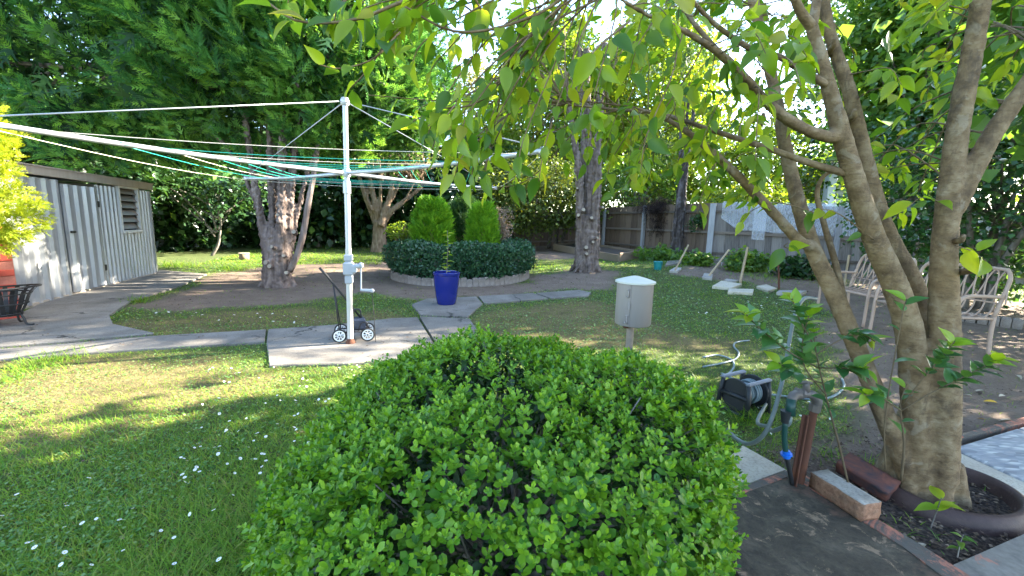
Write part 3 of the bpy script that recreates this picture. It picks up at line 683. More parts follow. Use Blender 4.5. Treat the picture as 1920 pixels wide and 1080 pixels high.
MB().tube([hp(.83) + [.08, -.02, 0], hp(.83) + [.125, -.03, 0]], .024, 12).lathe([(0, -.03), (.022, -.02), (.026, 0), (.022, .02), (0, .03)], 12, hp(.84) + [.135, -.03, 0]).tube([hp(.84) + [.135, -.03, 0], hp(.84) + [.13, -.035, -.25]], .008, 8).build('crank_arm', M['grey_cast'], gbx, auto=40)
MB().tube([hp(.59) + [.13, -.035, 0], hp(.59) + [.235, -.05, 0]], [.014, .017], 10).lathe([(0, -.022), (.018, -.015), (.023, 0), (.018, .015), (0, .022)], 12, hp(.59) + [.25, -.052, 0]).build('crank_handle', M['grey_cast'], gbx, auto=40)
MB().tube([hp(.575) + [.248, -.052, 0], hp(.30) + [.265, -.05, 0], hp(.06) + [.275, -.05, 0]], .004, 6).build('hanging_wire', M['iron'], gbx)
tips = []
for k in range(4):
    a = HYAW + k * math.pi / 2; dr = np.array([math.cos(a) * math.cos(HSL), math.sin(a) * math.cos(HSL), math.sin(HSL)]); hub = hp(HZ)
    tip = hub + dr * HL; tips.append(dr)
    sag = [hub + dr * HL * f + np.array([0, 0, -.02 * math.sin(math.pi * f)]) for f in np.linspace(0.012, 1, 9)]
    arm = MB().tube(sag, [.0185, .0165], 14).build('arm', M['galv'], ho, auto=40)
    MB().lathe([(0, -.02), (.022, -.02), (.025, 0), (.022, .02), (0, .02)], 10, tip).build('end_cap', M['galv'], arm, auto=40)
    MB().tube([hp(HT) + dr * .035, tip + [0, 0, .012]], .0045, 8).build('stay_rod', M['galv'], ho, True)
for f, mt in ((.335, 'line_green'), (.41, 'line_green'), (.49, 'line_green'), (.60, 'line_white'), (.72, 'line_green'), (.985, 'line_white')):
    for k in range(4):
        a, b = hp(HZ) + tips[k] * HL * f, hp(HZ) + tips[(k + 1) % 4] * HL * f; dz = -.022
        pts = [a + (b - a) * t + np.array([0, 0, dz - .035 * f * math.sin(math.pi * t)]) for t in np.linspace(0, 1, 9)]
        MB().tube(pts, .0022, 5).lathe([(0, -.010), (.016, -.006), (.021, 0), (.016, .006), (0, .010)], 8, a + [0, 0, -.010]).build('clothes_line', M[mt], ho, True)

# ------------------------------------------------------------------ trolley by the mast
def wheel_parts(root, x, y, r=.075):
    Ry = rot(0, math.pi / 2)
    tw = MB(); n = 26; V = []
    for a in range(n):
        t = 2 * math.pi * a / n
        for q in range(6): u = 2 * math.pi * q / 6; rr = r - .008 + .008 * math.cos(u); V.append((x + rr * math.cos(t), y + .009 * math.sin(u), r + rr * math.sin(t)))
    Fc = [(a * 6 + q, a * 6 + (q + 1) % 6, ((a + 1) % n) * 6 + (q + 1) % 6, ((a + 1) % n) * 6 + q) for a in range(n) for q in range(6)]
    w = MB().add(V, Fc).build('wheel', M['rubber'], root, True)
    w.name = 'wheel'
    b = MB(); b.lathe([(r - .016, -.006), (r - .016, .006), (r - .028, .006), (r - .028, -.006), (r - .016, -.006)], 26, (x, y, r), 0, Ry)
    b.lathe([(0, -.012), (.016, -.012), (.016, .012), (0, .012)], 12, (x, y, r), 0, Ry)
    for k in range(8): t = k * math.pi / 4; d = np.array([math.cos(t), 0, math.sin(t)]); b.tube([np.array([x, y, r]) + d * .012, np.array([x, y, r]) + d * (r - .022)], .005, 5)
    rim = b.build('rim', M['white'], w, auto=40); MB().lathe([(0, -.016), (.009, -.016), (.009, .016), (0, .016)], 10, (x, y, r), 0, Ry).build('hub_cap', M['rubber'], w, auto=40)
tr = thing('shopping_trolley', 'small four wheeled pull trolley with white rimmed wheels behind the hoist mast', 'trolley', (0, 0, 0))
WB, TW = .29, .27
for x in (0, WB):
    for y in (0, TW): wheel_parts(tr, x, y)
    MB().tube([(x, -.01, .075), (x, TW + .01, .075)], .007, 8).build('axle', M['iron'], tr, True)
fb = MB()
for y in (.045, TW - .045): fb.tube([(-.01, y, .10), (.10, y, .105), (WB + .02, y, .10)], .008, 8)
for x in (-.01, .14, WB + .02): fb.tube([(x, .045, .10), (x, TW - .045, .10)], .007, 8)
fb.build('frame', M['iron'], tr, True)
hb = MB(); hb.tube([(WB + .01, TW / 2, .12), (.02, TW / 2 + .02, .52), (-.13, TW / 2 + .03, .73), (-.19, TW / 2 + .035, .80)], [.011, .012, .013], 8); hb.build('handle', M['iron'], tr, True)
for y in (.05, TW - .05): MB().tube([(.0, y, .10), (-.055, TW / 2 + (y - TW / 2) * .35 + .02, .62)], .006, 8).build('strut', M['iron'], tr, True)
pv = MB().box((.19, TW / 2, .175), (.15, .15, .13), rot(.1), 0, .02).build('pouch', plain('navy pouch', (.02, .03, .055), .7, 0, .5, 60, .5), tr, auto=40)
MB().tube(spline([(.14, TW / 2, .23), (.145, TW / 2, .32), (.17, TW / 2, .335), (.215, TW / 2, .325), (.225, TW / 2, .23)], 14), .010, 8).build('grip', M['plastic_dark'], pv, True)
b = MB(); b.tube(spline([(WB - .02, TW * .2, .10), (WB + .0, TW * .2, .19), (WB - .06, TW * .2, .2), (WB - .1, TW * .2, .11)], 10), .006, 6); b.build('bracket', M['iron'], tr, True)
tp = G(637, 648); tr.location = (tp[0], tp[1], .03); tr.rotation_euler = (0, 0, math.atan2(.10, .24) * .8); tr.scale = (.95, .95, .95)

# ------------------------------------------------------------------ fire basket
fp = G(15, 616); fbk = thing('fire_basket', 'black iron fire basket on four legs beside the red wall', 'fire basket', (fp[0], fp[1], .03))
bx, by = fp[0], fp[1]; z0 = .03
b = MB()
for z, r in ((.14, .13), (.25, .18), (.36, .215)):
    n = 28; b.tube([(bx + r * math.cos(t), by + r * math.sin(t), z0 + z) for t in np.linspace(0, 2 * math.pi, n)], .008, 6, cap=False)
b.build('hoop', M['iron'], fbk, True)
t_ = np.linspace(0, 2 * math.pi, 34); MB().tube([(bx + .275 * math.cos(t) + .02, by + .275 * math.sin(t), z0 + .42 + .02 * math.cos(t)) for t in t_], .010, 8, cap=False).build('top_ring', M['iron'], fbk, True)
for k in range(16):
    t = 2 * math.pi * k / 16; c, s_ = math.cos(t), math.sin(t); b = MB(); P = spline([(.11, .12), (.165, .22), (.21, .35), (.255, .41)], 8)
    Vv = []; 
    for r, z in P:
        for w in (-.018, .018): Vv.append((bx + r * c - w * s_, by + r * s_ + w * c, z0 + z)); Vv.append((bx + (r - .005) * c - w * s_, by + (r - .005) * s_ + w * c, z0 + z))
    Fc = []
    for i in range(7):
        q = 4 * i; Fc += [(q, q + 2, q + 6, q + 4), (q + 1, q + 5, q + 7, q + 3), (q, q + 4, q + 5, q + 1), (q + 2, q + 3, q + 7, q + 6)]
    b.add(Vv, Fc).build('strap', M['iron'], fbk)
MB().lathe([(0, .118), (.13, .118), (.13, .124), (0, .124)], 20, (bx, by, z0)).build('floor_plate', M['iron'], fbk)
for k in range(4):
    t = math.pi / 4 + k * math.pi / 2 - .5; c, s_ = math.cos(t), math.sin(t); P = spline([(.12, .14), (.15, .08), (.165, .02), (.20, .006), (.23, .012)], 10)
    MB().tube([(bx + r * c, by + r * s_, z0 + z) for r, z in P], .011, 6).build('leg', M['iron'], fbk, True)

# ------------------------------------------------------------------ blue pot and citrus seedling
pp = G(837, 573); pz = .03; px_, py_ = pp[0], pp[1]
pot = thing('plant_pot', 'tall glossy cobalt blue pot standing on the path', 'pot', (px_, py_, pz))
MB().lathe([(0, 0), (.135, 0), (.145, .012), (.165, .12), (.188, .30), (.196, .42), (.196, .455), (.206, .462), (.206, .492), (.196, .50), (.182, .497), (.180, .44), (0, .44)], 36, (px_, py_, pz)).build('pot_body', M['pot'], pot, auto=50)
MB().lathe([(0, .452), (.182, .447)], 24, (px_, py_, pz)).build('potting_soil', M['soil'], pot)
def seedling(name, label, base, pts, leaf, n, mat, rad=.005, cat='plant', t0=.25, spread=.0, group=None, droop=.1, stemmat='bark_grey'):
    t = thing(name, label, cat, base, group); base = np.asarray(base, float); P = spline([base + np.array(p) for p in pts], 16)
    MB().tube(P, [rad, rad * .5], 6).build('stem', M[stemmat], t, True)
    lm = cloud_mesh('leaf', np.zeros((1, 3)), np.array([[0, 1., 0]]), np.array([[0, 0, 1.]]), 1.0, LONG, M[mat])
    for i in range(n):
        f = t0 + (1 - t0) * (i + .5) / n; p = P[min(15, int(f * 15))] + (P[min(15, int(f * 15) + 1)] - P[min(15, int(f * 15))]) * (f * 15 - int(f * 15)) if f < .99 else P[15]
        a = 2.4 * i + rng.random(); d = np.array([math.cos(a), math.sin(a), .35 - droop + rng.normal(0, .25)])
        o = link('leaf', lm, t); o.matrix_basis = leaf_obj_matrix(p, d, np.array([0, 0, 1.]) + .3 * sph(1)[0], leaf * (.7 + .6 * rng.random()))
    return t
seedling('citrus_seedling', 'young leafy citrus seedling growing in the blue pot', (px_, py_, pz + .45), [(0, 0, 0), (.01, 0, .22), (.02, 0, .45), (.01, 0, .68)], .11, 20, 'young', .008, t0=.05)

# ------------------------------------------------------------------ meter box on post
mpt = PY(1186, 605, 2.92); mx_, my_ = float(mpt[0]), 2.92; zb = PY(1186, 607, 2.92)[2]; zt_ = PY(1188, 528, 2.92)[2]; R_ = .124; Hc = zt_ - zb
mb = thing('metal_canister', 'taupe metal canister with shallow conical lid on a post behind the box bush', 'canister', (mx_, my_, 0))
MB().tube([(mx_ - .01, my_, -.02), (mx_ - .012, my_, zb + .01)], .026, 14).build('post', plain('brown grey post paint', (.24, .19, .15), .6), mb, auto=40)
body = MB().lathe([(0, 0), (R_ - .006, 0), (R_, .008), (R_, Hc), (R_ - .004, Hc), (R_ - .006, .01)], 44, (mx_, my_, zb)).build('drum', M['box_paint'], mb, auto=40)
lid = MB().lathe([(R_ + .006, -.008), (R_ + .012, -.006), (R_ + .012, .006), (R_ * .6, .026), (.02, .040), (0, .041)], 44, (mx_, my_, zt_)).build('lid', M['box_lid'], mb, auto=50)
MB().lathe([(.0, -.02), (.035, -.02), (.045, -.004), (0, -.004)], 14, (mx_ - .012, my_, zb)).box((mx_ - .055, my_ - .03, zb - .012), (.03, .03, .025)).build('socket', M['rust'], mb, auto=40)
def drum(a, z, o=.0): return np.array([mx_ + (R_ + o) * math.sin(a), my_ - (R_ + o) * math.cos(a), zb + z])
sa = -.50
b = MB(); b.tube([drum(sa, .01, .002), drum(sa, Hc - .012, .002)], .0028, 6); b.build('door_seam', M['box_paint'], body)
for z in (.045, Hc - .075):
    V = []; b = MB()
    b.tube([drum(sa - .02, z + .035, .003), drum(sa - .17, z + .033, .003), drum(sa - .19, z + .028, .003)], .0045, 6).tube(spline([drum(sa - .10, z + .03, .004), drum(sa - .08, z - .005, .004), drum(sa - .15, z - .02, .004), drum(sa - .23, z - .012, .004)], 10), .006, 6)
    b.build('hinge', M['box_paint'], body, True)
b = MB().box(drum(sa - .02, Hc * .48, .004), (.012, .012, .045), rot(sa)); b.build('catch', M['box_paint'], body)

# ------------------------------------------------------------------ cane style benches
def make_bench():
    t = thing('garden_bench', 'pale metal cane style bench, nearest one right of the thick trunk', 'bench', (0, 0, 0), 'pale looped back benches'); W = .95; hwid = W / 2
    def back(y, z): return np.array([.05 + (z - .42) * .26 if z > .42 else .05 - (.42 - z) * .02, y, z])
    r = .017
    P = [back(-hwid, .42)] + [back(-hwid, z) for z in (.6, .75)] + [back(-hwid + .012, .83), back(-hwid + .05, .885), back(-hwid + .11, .90), back(0, .905), back(hwid - .11, .90), back(hwid - .05, .885), back(hwid - .012, .83)] + [back(hwid, z) for z in (.75, .6, .42)]
    r = .019
    MB().tube(spline(P, 40), r, 10).build('back_frame', M['bench'], t, True)
    for sg in (-1, 1):
        y = sg * hwid
        MB().tube(spline([back(y, .43), (.05, y, .25), (.075, y, .0)], 8), r, 10).build('leg', M['bench'], t, True)
        MB().tube(spline([(-.40, y, 0), (-.395, y, .25), (-.39, y, .46), (-.365, y, .575), (-.29, y, .625), (-.15, y, .632), (.04, y, .628), (.125, y, .63)], 24), r, 10).build('leg_and_arm', M['bench'], t, True)
        MB().tube([(-.39, y, .41), (.05, y, .40)], .014, 8).build('side_rail', M['bench'], t, True)
    for nm, p in (('front_rail', (-.39, .415)), ('rear_rail', (.045, .40))): MB().tube([(p[0], -hwid, p[1]), (p[0], hwid, p[1])], .013, 8).build(nm, M['bench'], t, True)
    MB().tube([back(-hwid, .56), back(hwid, .56)], .009, 8).build('back_rail', M['bench'], t, True)
    n = 9
    for i in range(n):
        y = -hwid + W * (i + .5) / n; g = W / n
        MB().tube(spline([back(y - g * .95, .56), back(y - g * .62, .70), back(y - g * .42, .82), back(y - g * .2, .875), back(y, .89), back(y + g * .2, .875), back(y + g * .42, .82), back(y + g * .62, .70), back(y + g * .95, .56)], 22), .0085, 6).build('back_loop', M['bench'], t, True)
    for i in range(10):
        y = -hwid + W * (i + .5) / 10
        MB().tube(spline([back(y, .56), back(y, .49), (.02, y, .425), (-.06, y, .395), (-.22, y, .392), (-.36, y, .415), (-.40, y, .405)], 18), .0085, 6).build('seat_slat', M['bench'], t, True)
    return t
bench = make_bench(); bl = G(1852, 672)
bench2 = copy_tree(bench)
bench.scale = bench2.scale = (1.0, 1.0, 1.05)
bench.location = (bl[0] - .06, bl[1] + .50, 0.005); bench.rotation_euler = (0, 0, .04)
bench2.location = (bl[0] + .10, bl[1] + 1.72, 0.02); bench2.rotation_euler = (0, 0, -.04)
bench2['label'] = 'pale metal cane style bench seen between the leaning stems, farther of two'

# ------------------------------------------------------------------ hose reel, tap, hoses
hr = G(1392, 768); rr_ = thing('hose_reel', 'dark plastic hose reel lying on the lawn beside the box bush', 'hose reel', (hr[0], hr[1], 0))
ax = nrm(np.array([.82, .45, 0])); ay = np.array([-ax[1], ax[0], 0]); RR = np.stack([ax, ay, [0, 0, 1]], 1); ox = np.array([hr[0], hr[1], .0])
def rl(x, y, z): return ox + (ax * x + ay * y + np.array([0, 0, z])) * .86
RY = RR @ rot(0, 0, math.pi / 2)
def disc(name, x, r, t, mat, parent): return MB().lathe([(0, -t), (r * .96, -t), (r, -t * .4), (r, t * .4), (r * .96, t), (0, t)], 30, rl(x, 0, .155), 0, RY).build(name, mat, parent, auto=40)
disc('side_disc', -.115, .117, .007, M['plastic_dark'], rr_); disc('side_disc', .115, .117, .007, M['plastic_dark'], rr_)
MB().lathe([(.052, -.095), (.052, .095)], 20, rl(0, 0, .155), 0, RY).build('drum', M['plastic_dark'], rr_, True)
hm = MB(); pts = []
for i in range(260):
    t = i * .24; k = t / (2 * math.pi); layer = int(k // 7); f = (k % 7) / 7; f = f if layer % 2 == 0 else 1 - f; r = .075 + .019 * layer
    pts.append(rl(-.095 + .19 * f, r * math.cos(t), .155 + r * math.sin(t)))
hm.tube(pts, .0082, 6); hm.build('wound_hose', M['hose_blue'], rr_, True)
for sx in (-1, 1):
    b = MB(); b.tube([rl(sx * .145, -.13, .0), rl(sx * .14, -.125, .16), rl(sx * .135, -.11, .27)], .016, 8).tube([rl(sx * .145, .13, .0), rl(sx * .14, .125, .16), rl(sx * .135, .11, .27)], .016, 8).tube([rl(sx * .145, -.13, .01), rl(sx * .145, .13, .01)], .016, 8).tube([rl(sx * .14, -.12, .155), rl(sx * .14, .12, .155)], .016, 8)
    b.build('side_frame', M['plastic_dark'], rr_, True)
for sy in (-1, 1): MB().box(rl(0, sy * .112, .28), (.26, .030, .024), RR, 0, .008).build('grip_bar', M['plastic_grey'], rr_, auto=40)
MB().tube([rl(.12, 0, .155), rl(.19, -.01, .15)], .018, 10).build('inlet', M['hose_dark'], rr_, True)

def on(px, py, z=.012): p = G(px, py); return np.array([p[0], p[1], float(gz(p[0], p[1])) + z])
hs = MB().tube(spline([rl(-.10, -.05, .26), on(1352, 722, .10), on(1362, 706), on(1376, 690), on(1370, 676), on(1345, 668), on(1318, 672)], 30), .0095, 8)
hs.tube(spline([on(1318, 690), on(1350, 684), on(1378, 676), on(1385, 664), on(1376, 652), on(1380, 644), on(1405, 640)], 26), .0095, 8)
hs = tag(hs.build('garden_hose', M['hose_blue'], None, True), 'blue grey garden hose snaking over the lawn from the reel', 'hose')
hs2 = tag(MB().tube(spline([on(1440, 742), on(1490, 748), on(1535, 752), on(1565, 744), on(1582, 728), on(1578, 712)], 24), .0095, 8).build('garden_hose', M['hose_blue'], None, True), 'loose loop of blue grey hose lying behind the tap', 'hose')
tb = G(1500, 920); ts = thing('standpipe_tap', 'rusty standpipe with garden tap beside the salmon painted edge', 'tap', tb)
def at(px, py, y): return PY(px, py, y)
ty = tb[1]
MB().tube([at(1497, 922, ty), at(1527, 765, ty)], .0175, 14).build('pipe', M['rust'], ts, auto=40)
a0_, a1_ = at(1486, 918, ty - .02), at(1511, 778, ty - .02)
sd_ = nrm(a1_ - a0_); sx_ = nrm(np.cross(sd_, [0, 1, 0])); mid_ = (a0_ + a1_) / 2; Rp = np.stack([sx_, np.cross(sd_, sx_), sd_], 1); Lp = np.linalg.norm(a1_ - a0_)
MB().box(mid_, (.034, .007, Lp), Rp).box(mid_ + Rp[:, 1] * .012, (.007, .018, Lp), Rp).build('star_picket', M['rust'], ts)
el = spline([at(1526, 772, ty), at(1532, 752, ty), at(1522, 740, ty), at(1505, 738, ty), at(1490, 733, ty + .01)], 14)
tap_ = MB().tube(el, [.022, .024, .020, .02], 12).build('elbow', M['brass'], ts, True)
MB().tube([at(1527, 770, ty), at(1529, 758, ty)], .027, 8).tube([at(1505, 739, ty), at(1501, 737, ty)], .026, 8).build('nut', M['brass'], ts, auto=30)
MB().tube(spline([at(1512, 738, ty), at(1498, 740, ty), at(1488, 742, ty - .02), at(1484, 752, ty - .04)], 10), [.02, .024, .022, .02], 12).tube([at(1512, 742, ty), at(1512, 722, ty), at(1511, 718, ty)], [.018, .015, .012], 10).tube([at(1500, 718, ty), at(1512, 716, ty), at(1522, 719, ty)], .007, 8).build('tap_body', M['brass'], ts, True)
MB().tube([at(1484, 748, ty - .04), at(1481, 778, ty - .05)], [.020, .019, .023], 12).build('hose_connector', M['hose_dark'], ts, True)
fh = MB().tube(spline([at(1481, 776, ty - .05), at(1480, 792, ty - .06), at(1470, 800, ty - .02), at(1448, 808, ty + .1), at(1440, 800, ty + .2), at(1420, 790, ty + .45), rl(.26, -.05, .06), rl(.19, -.01, .15)], 30), .0105, 10)
tag(fh.build('feed_hose', M['hose'], None, True), 'grey green hose running from the tap to the reel', 'hose')
fh = MB().tube(spline([at(1530, 560, ty + .55), at(1508, 560, ty + .5), at(1492, 585, ty + .4), at(1480, 640, ty + .3), at(1470, 700, ty + .15), at(1452, 770, ty + .05), at(1432, 815, ty + .05), at(1405, 832, ty + .15), at(1380, 822, ty + .25), at(1365, 805, ty + .4)], 50), .0105, 10)
tag(fh.build('arching_hose', M['hose'], None, True), 'grey green hose arching up from behind the box bush to the leaning stem', 'hose')
dh = thing('drip_line', 'black riser tube with blue joiner beside the rusty standpipe', 'irrigation line', at(1484, 905, ty - .03))
MB().tube(spline([at(1485, 908, ty - .02), at(1480, 880, ty - .04), at(1475, 858, ty - .05)], 10), .0105, 10).build('lower_tube', M['rubber'], dh, True)
MB().tube(spline([at(1474, 855, ty - .05), at(1471, 825, ty - .05), at(1472, 790, ty - .05)], 10), .0125, 10).build('upper_tube', M['hose_dark'], dh, True)
MB().tube([at(1475, 858, ty - .05), at(1474, 845, ty - .05)], [.017, .020, .017], 12).tube([at(1474.5, 853, ty - .05), at(1474.3, 850, ty - .05)], .026, 14).build('joiner', M['blue'], dh, auto=40)
MB().tube([at(1472, 792, ty - .05), at(1474, 770, ty - .05)], [.018, .024], 14).build('socket', M['plastic_dark'], dh, auto=40)

# ------------------------------------------------------------------ bricks, tree ring, terrace clutter
def rough_block(name, label, c, size, R, mats, seed, cat='brick'):
    import bmesh
    bm = bmesh.new(); bmesh.ops.create_cube(bm, size=1.0); bmesh.ops.subdivide_edges(bm, edges=bm.edges[:], cuts=5, use_grid_fill=True)
    r = np.random.default_rng(seed)
    for v in bm.verts:
        p = np.array(v.co); e = np.sort(np.abs(p))[::-1]; k = max(0, (e[1] - .42)) * .35; p = p * (1 - k); p = p * np.array(size) + r.normal(0, .0014, 3); v.co = tuple(R @ p + c)
    for f in bm.faces: f.smooth = True
    me = bpy.data.meshes.new(name); bm.to_mesh(me); bm.free()
    for m in mats: me.materials.append(m)
    if len(mats) > 1:
        up = np.asarray(R)[:, 2]
        for f in me.polygons: f.material_index = 1 if np.array(f.normal) @ up > .7 else 0
    o = link(name, me); tag(o, label, cat); return o
ga, gb_, gc = G(1512, 928), G(1614, 999), G(1664, 972)
u = nrm((gb_ - ga) * [1, 1, 0]); Lb = .29
v_ = np.array([-u[1], u[0], 0]); v_ = v_ if v_ @ (gc - gb_) > 0 else -v_
RB = np.stack([u, v_, [0, 0, 1]], 1)
rough_block('loose_brick', 'pale topped old brick lying along the salmon painted edge', (ga + gb_) / 2 * [1, 1, 0] + v_ * .05 + np.array([0, 0, .045]) + np.array([0, 0, .045]), (np.linalg.norm(gb_ - ga) * .98, .105, .082), RB, (M['old_brick'], M['brick_top']), 4)
rc = PY(1632, 925, 1.98)
rough_block('loose_brick', 'dark red brick tilted against the tree base behind the pale brick', np.array([rc[0] - .005, rc[1] + .03, .065]), (.235, .11, .076), np.stack([u, v_, [0, 0, 1]], 1) @ rot(.12, .35, .16), (M['dark_brick'],), 9)

rc = G(1788, 935); tr_ring = MB(); n = 64; prof = [(.012, -.02), (.01, .02), (.0, .045), (-.018, .066), (-.034, .072), (-.046, .066), (-.052, .04), (-.07, -.02)]
V = []; rx, ry, ra = .33, .27, .25
for a in range(n):
    t = 2 * math.pi * a / n
    for q, z in prof:
        x, y = (rx + q) * math.cos(t), (ry + q) * math.sin(t); V.append((rc[0] - .015 + x * math.cos(ra) - y * math.sin(ra), rc[1] + .02 + x * math.sin(ra) + y * math.cos(ra), z))
k = len(prof); Fc = [(a * k + i, ((a + 1) % n) * k + i, ((a + 1) % n) * k + i + 1, a * k + i + 1) for a in range(n) for i in range(k - 1)]
tag(tr_ring.add(V, Fc).build('tree_ring', M['ring'], None, True), 'brown rounded garden edging ring around the foreground tree base', 'garden edging')
# ------------------------------------------------------------------ veggie bed: stakes, pavers, boards, labels
for (a, b, y, rad, lab) in (((1262, 511), (1291, 459), None, .022, 'pale stake leaning right beside the teal pot'), ((1324, 521), (1367, 468), None, .022, 'slanted pale stake rising from a white stone'),
                            ((1387, 531), (1402, 463), None, .03, 'thick upright pale stake with cut top near the fence'), ((1461, 543), (1457, 474), None, .02, 'thin brown upright stake left of the leaning stem'),
                            ((1578, 565), (1592, 478), None, .022, 'pale cane stake beside the farther bench')):
    g = G(*a); e = PY(*b, g[1] + .05); d = nrm(e - g); g[2] -= .04
    tag(MB().tube([g, g + (e - g) * .5 + rng.normal(0, .006, 3), e], [rad, rad * .95, rad * .9], 5, jit=.15).build('garden_stake', M['rust'] if 'brown' in lab else M['stake']), lab, 'stake', 'stakes in the vegetable bed')
PV = [((1335, 541), (1352, 531), (1391, 537), (1370, 545), 'brownish paver at the left end of the stepping slabs'), ((1364, 552), (1366, 546), (1413, 547), (1411, 554), 'narrow white slab just below the brownish paver'),
      ((1418, 541), (1436, 538), (1456, 545), (1440, 550), 'square pale slab between the thick stake and brown stake'), ((1455, 553), (1460, 549), (1512, 550), (1492, 559), 'wide white slab nearest the leaning stem'),
      ((1356, 530), (1362, 527), (1385, 530), (1374, 532), 'thin pale slab at the foot of the thick stake'), ((1247, 501), (1250, 493), (1280, 490), (1276, 497), 'grey slab behind the stake beside the teal pot'),
      ((1316, 524), (1320, 516), (1336, 518), (1335, 526), 'white stone under the slanted stake'), ((1255, 511), (1265, 505), (1278, 506), (1270, 512), 'small pale stone under the stake by the teal pot')]
for a, b, c, d, lab in PV:
    P = [G(*q) for q in (a, b, c, d)]; bb = MB(); 
    bb.prism([np.array([p[0], p[1], float(gz(p[0], p[1])) - .02]) for p in P], .075, 0, .006)
    tag(bb.build('stepping_slab', M['concrete_pale'] if 'brown' in lab else M['concrete'] if 'grey' in lab else M['white_stone']), lab, 'paver')
tp_ = G(1233, 506); tpt = thing('watering_pot', 'small teal plastic pot standing in front of the fence', 'pot', tp_)
MB().lathe([(0, 0), (.085, 0), (.10, .10), (.115, .20), (.122, .205), (.118, .215), (.105, .205), (.09, .03), (0, .03)], 20, tp_).build('pot_body', M['teal'], tpt, auto=40)
lm = MB().box((0, 0, .05), (.045, .006, .14), None, 0, .002).mesh('plant_label', M['white'])
PLAB = ['leftmost white plant label beside the low bluish vegetable clump', 'white plant label just right of the slanted stake', 'white plant label second right of the slanted stake', 'white plant label left of the thick upright stake', 'white plant label standing left of the brown stake', 'white plant label close to the foot of the brown stake', 'white plant label right of the brown stake', 'white plant label behind the slanted stake near the fence post']
for i, (a, b) in enumerate(((1306, 497), (1352, 500), (1364, 502), (1374, 502), (1441, 510), (1443, 512), (1463, 516), (1331, 494))):
    g = G(a, b); o = link('plant_label', lm); o.location = (g[0], g[1], g[2]); o.rotation_euler = (rng.normal(0, .12), rng.normal(0, .15), rng.random()); tag(o, PLAB[i], 'plant label', 'white plant labels in the vegetable bed')
rb = thing('raised_bed', 'long low timber raised bed behind the tall trunk', 'raised bed', G(1100, 480))
R4 = [G(1038, 470), G(1160, 492), G(1198, 484), G(1085, 462)]
for i in range(4):
    p, q = R4[i], R4[(i + 1) % 4]; d = nrm((q - p) * [1, 1, 0]); L_ = np.linalg.norm((q - p)[:2]); Rb = np.stack([d, [-d[1], d[0], 0], [0, 0, 1]], 1)
    MB().box((p + q) / 2 * [1, 1, 0] + np.array([0, 0, float(gz(*((p + q) / 2)[:2])) + .12]), (L_ - (.05 if i % 2 else 0), .045, .26), Rb, 0, .006).build('board', M['board'], rb)
MB().prism([np.array([p[0], p[1], float(gz(p[0], p[1]))]) for p in R4], .17).build('bed_soil', M['soil'], rb)
sg = G(458, 487); st = thing('tree_stump', 'little cut stump in the shaded grass left of the big trunk', 'stump', sg)
MB().tube([sg - [0, 0, .03], sg + [0, 0, .2]], .13, 12, jit=.2).build('stump_wood', M['bark_tan'], st, True); MB().lathe([(0, .206), (.15, .202), (.15, .18)], 14, sg).build('cut_top', M['cut'], st)
# brick edging along the camellia bed
be = thing('brick_edging', 'low dark brick edging along the shrub bed behind the right bench', 'edging', G(1860, 610))
e0, e1 = G(1800, 600), G(2080, 640); em = MB().box((0, 0, 0), (.10, .22, .15), None, 0, .01).mesh('brick', M['edging'])
ed = nrm((e1 - e0) * [1, 1, 0]); 
for i in range(26):
    o = link('brick', em, be); m = np.eye(4); m[:3, :3] = np.stack([ed, [-ed[1], ed[0], 0], [0, 0, 1]], 1) @ rot(rng.normal(0, .03)); m[:3, 3] = e0 + ed * i * .112 + [0, 0, .05]; o.matrix_basis = Matrix(m.tolist())

# ------------------------------------------------------------------ the round bed: edging, hedge, conifers
bc = np.array([-1.2, 9.9, 0]); BRx, BRy = 1.56, 1.54
bed = thing('bed_edging', 'ring of short upright edging stones around the round bed', 'edging', bc)
em = [MB().box((0, 0, 0), (.115, .07, .26 + .02 * i), None, 0, .018).mesh('stone', M['edging']) for i in range(3)]
nS = 84
for i in range(nS):
    t = 2 * math.pi * i / nS; p = bc + np.array([BRx * math.cos(t), BRy * math.sin(t), 0]); p[2] = float(gz(p[0], p[1])) + .035 + rng.normal(0, .014)
    o = link('stone', em[i % 3], bed); m = np.eye(4); m[:3, :3] = rot(t + math.pi / 2 + rng.normal(0, .06), rng.normal(0, .05)); m[:3, 3] = p; o.matrix_basis = Matrix(m.tolist())
MB().prism([bc + np.array([(BRx - .05) * math.cos(t), (BRy - .05) * math.sin(t), 0]) for t in np.linspace(0, 2 * math.pi, 40)[:-1]], .14).build('bed_soil', M['soil'], bed)
hedge = thing('clipped_hedge', 'low dark clipped hedge circling the two conifers in the round bed', 'hedge', bc)
n = 30000; t = rng.random(n) * 2 * math.pi; w = sph(n); sq = np.sign(w) * np.abs(w) ** .75; dep = .72 + .28 * rng.random(n) ** .4
lump = 1 + .34 * (vnoise(t * 2, sq[:, 2], 2, 21) - .5) + .2 * (vnoise(t * 5, sq[:, 2] * 2, 2, 22) - .5)
rad = (1.2 + sq[:, 0] * .42 * dep * lump)
P = np.stack([bc[0] + rad * np.cos(t) * 1.06, bc[1] + rad * np.sin(t), .47 + sq[:, 2] * .36 * dep * lump], 1); P[:, 2] += gz(P[:, 0], P[:, 1])
out = np.stack([np.cos(t) * w[:, 0], np.sin(t) * w[:, 0], w[:, 2]], 1)
link('foliage', cloud_mesh('foliage', P, out + sph(n) * .8 + [0, 0, .4], out + .5 * sph(n), .055 * (.7 + .6 * rng.random(n)), DIA, M['bedleaf']), hedge, 'stuff')
b = MB()
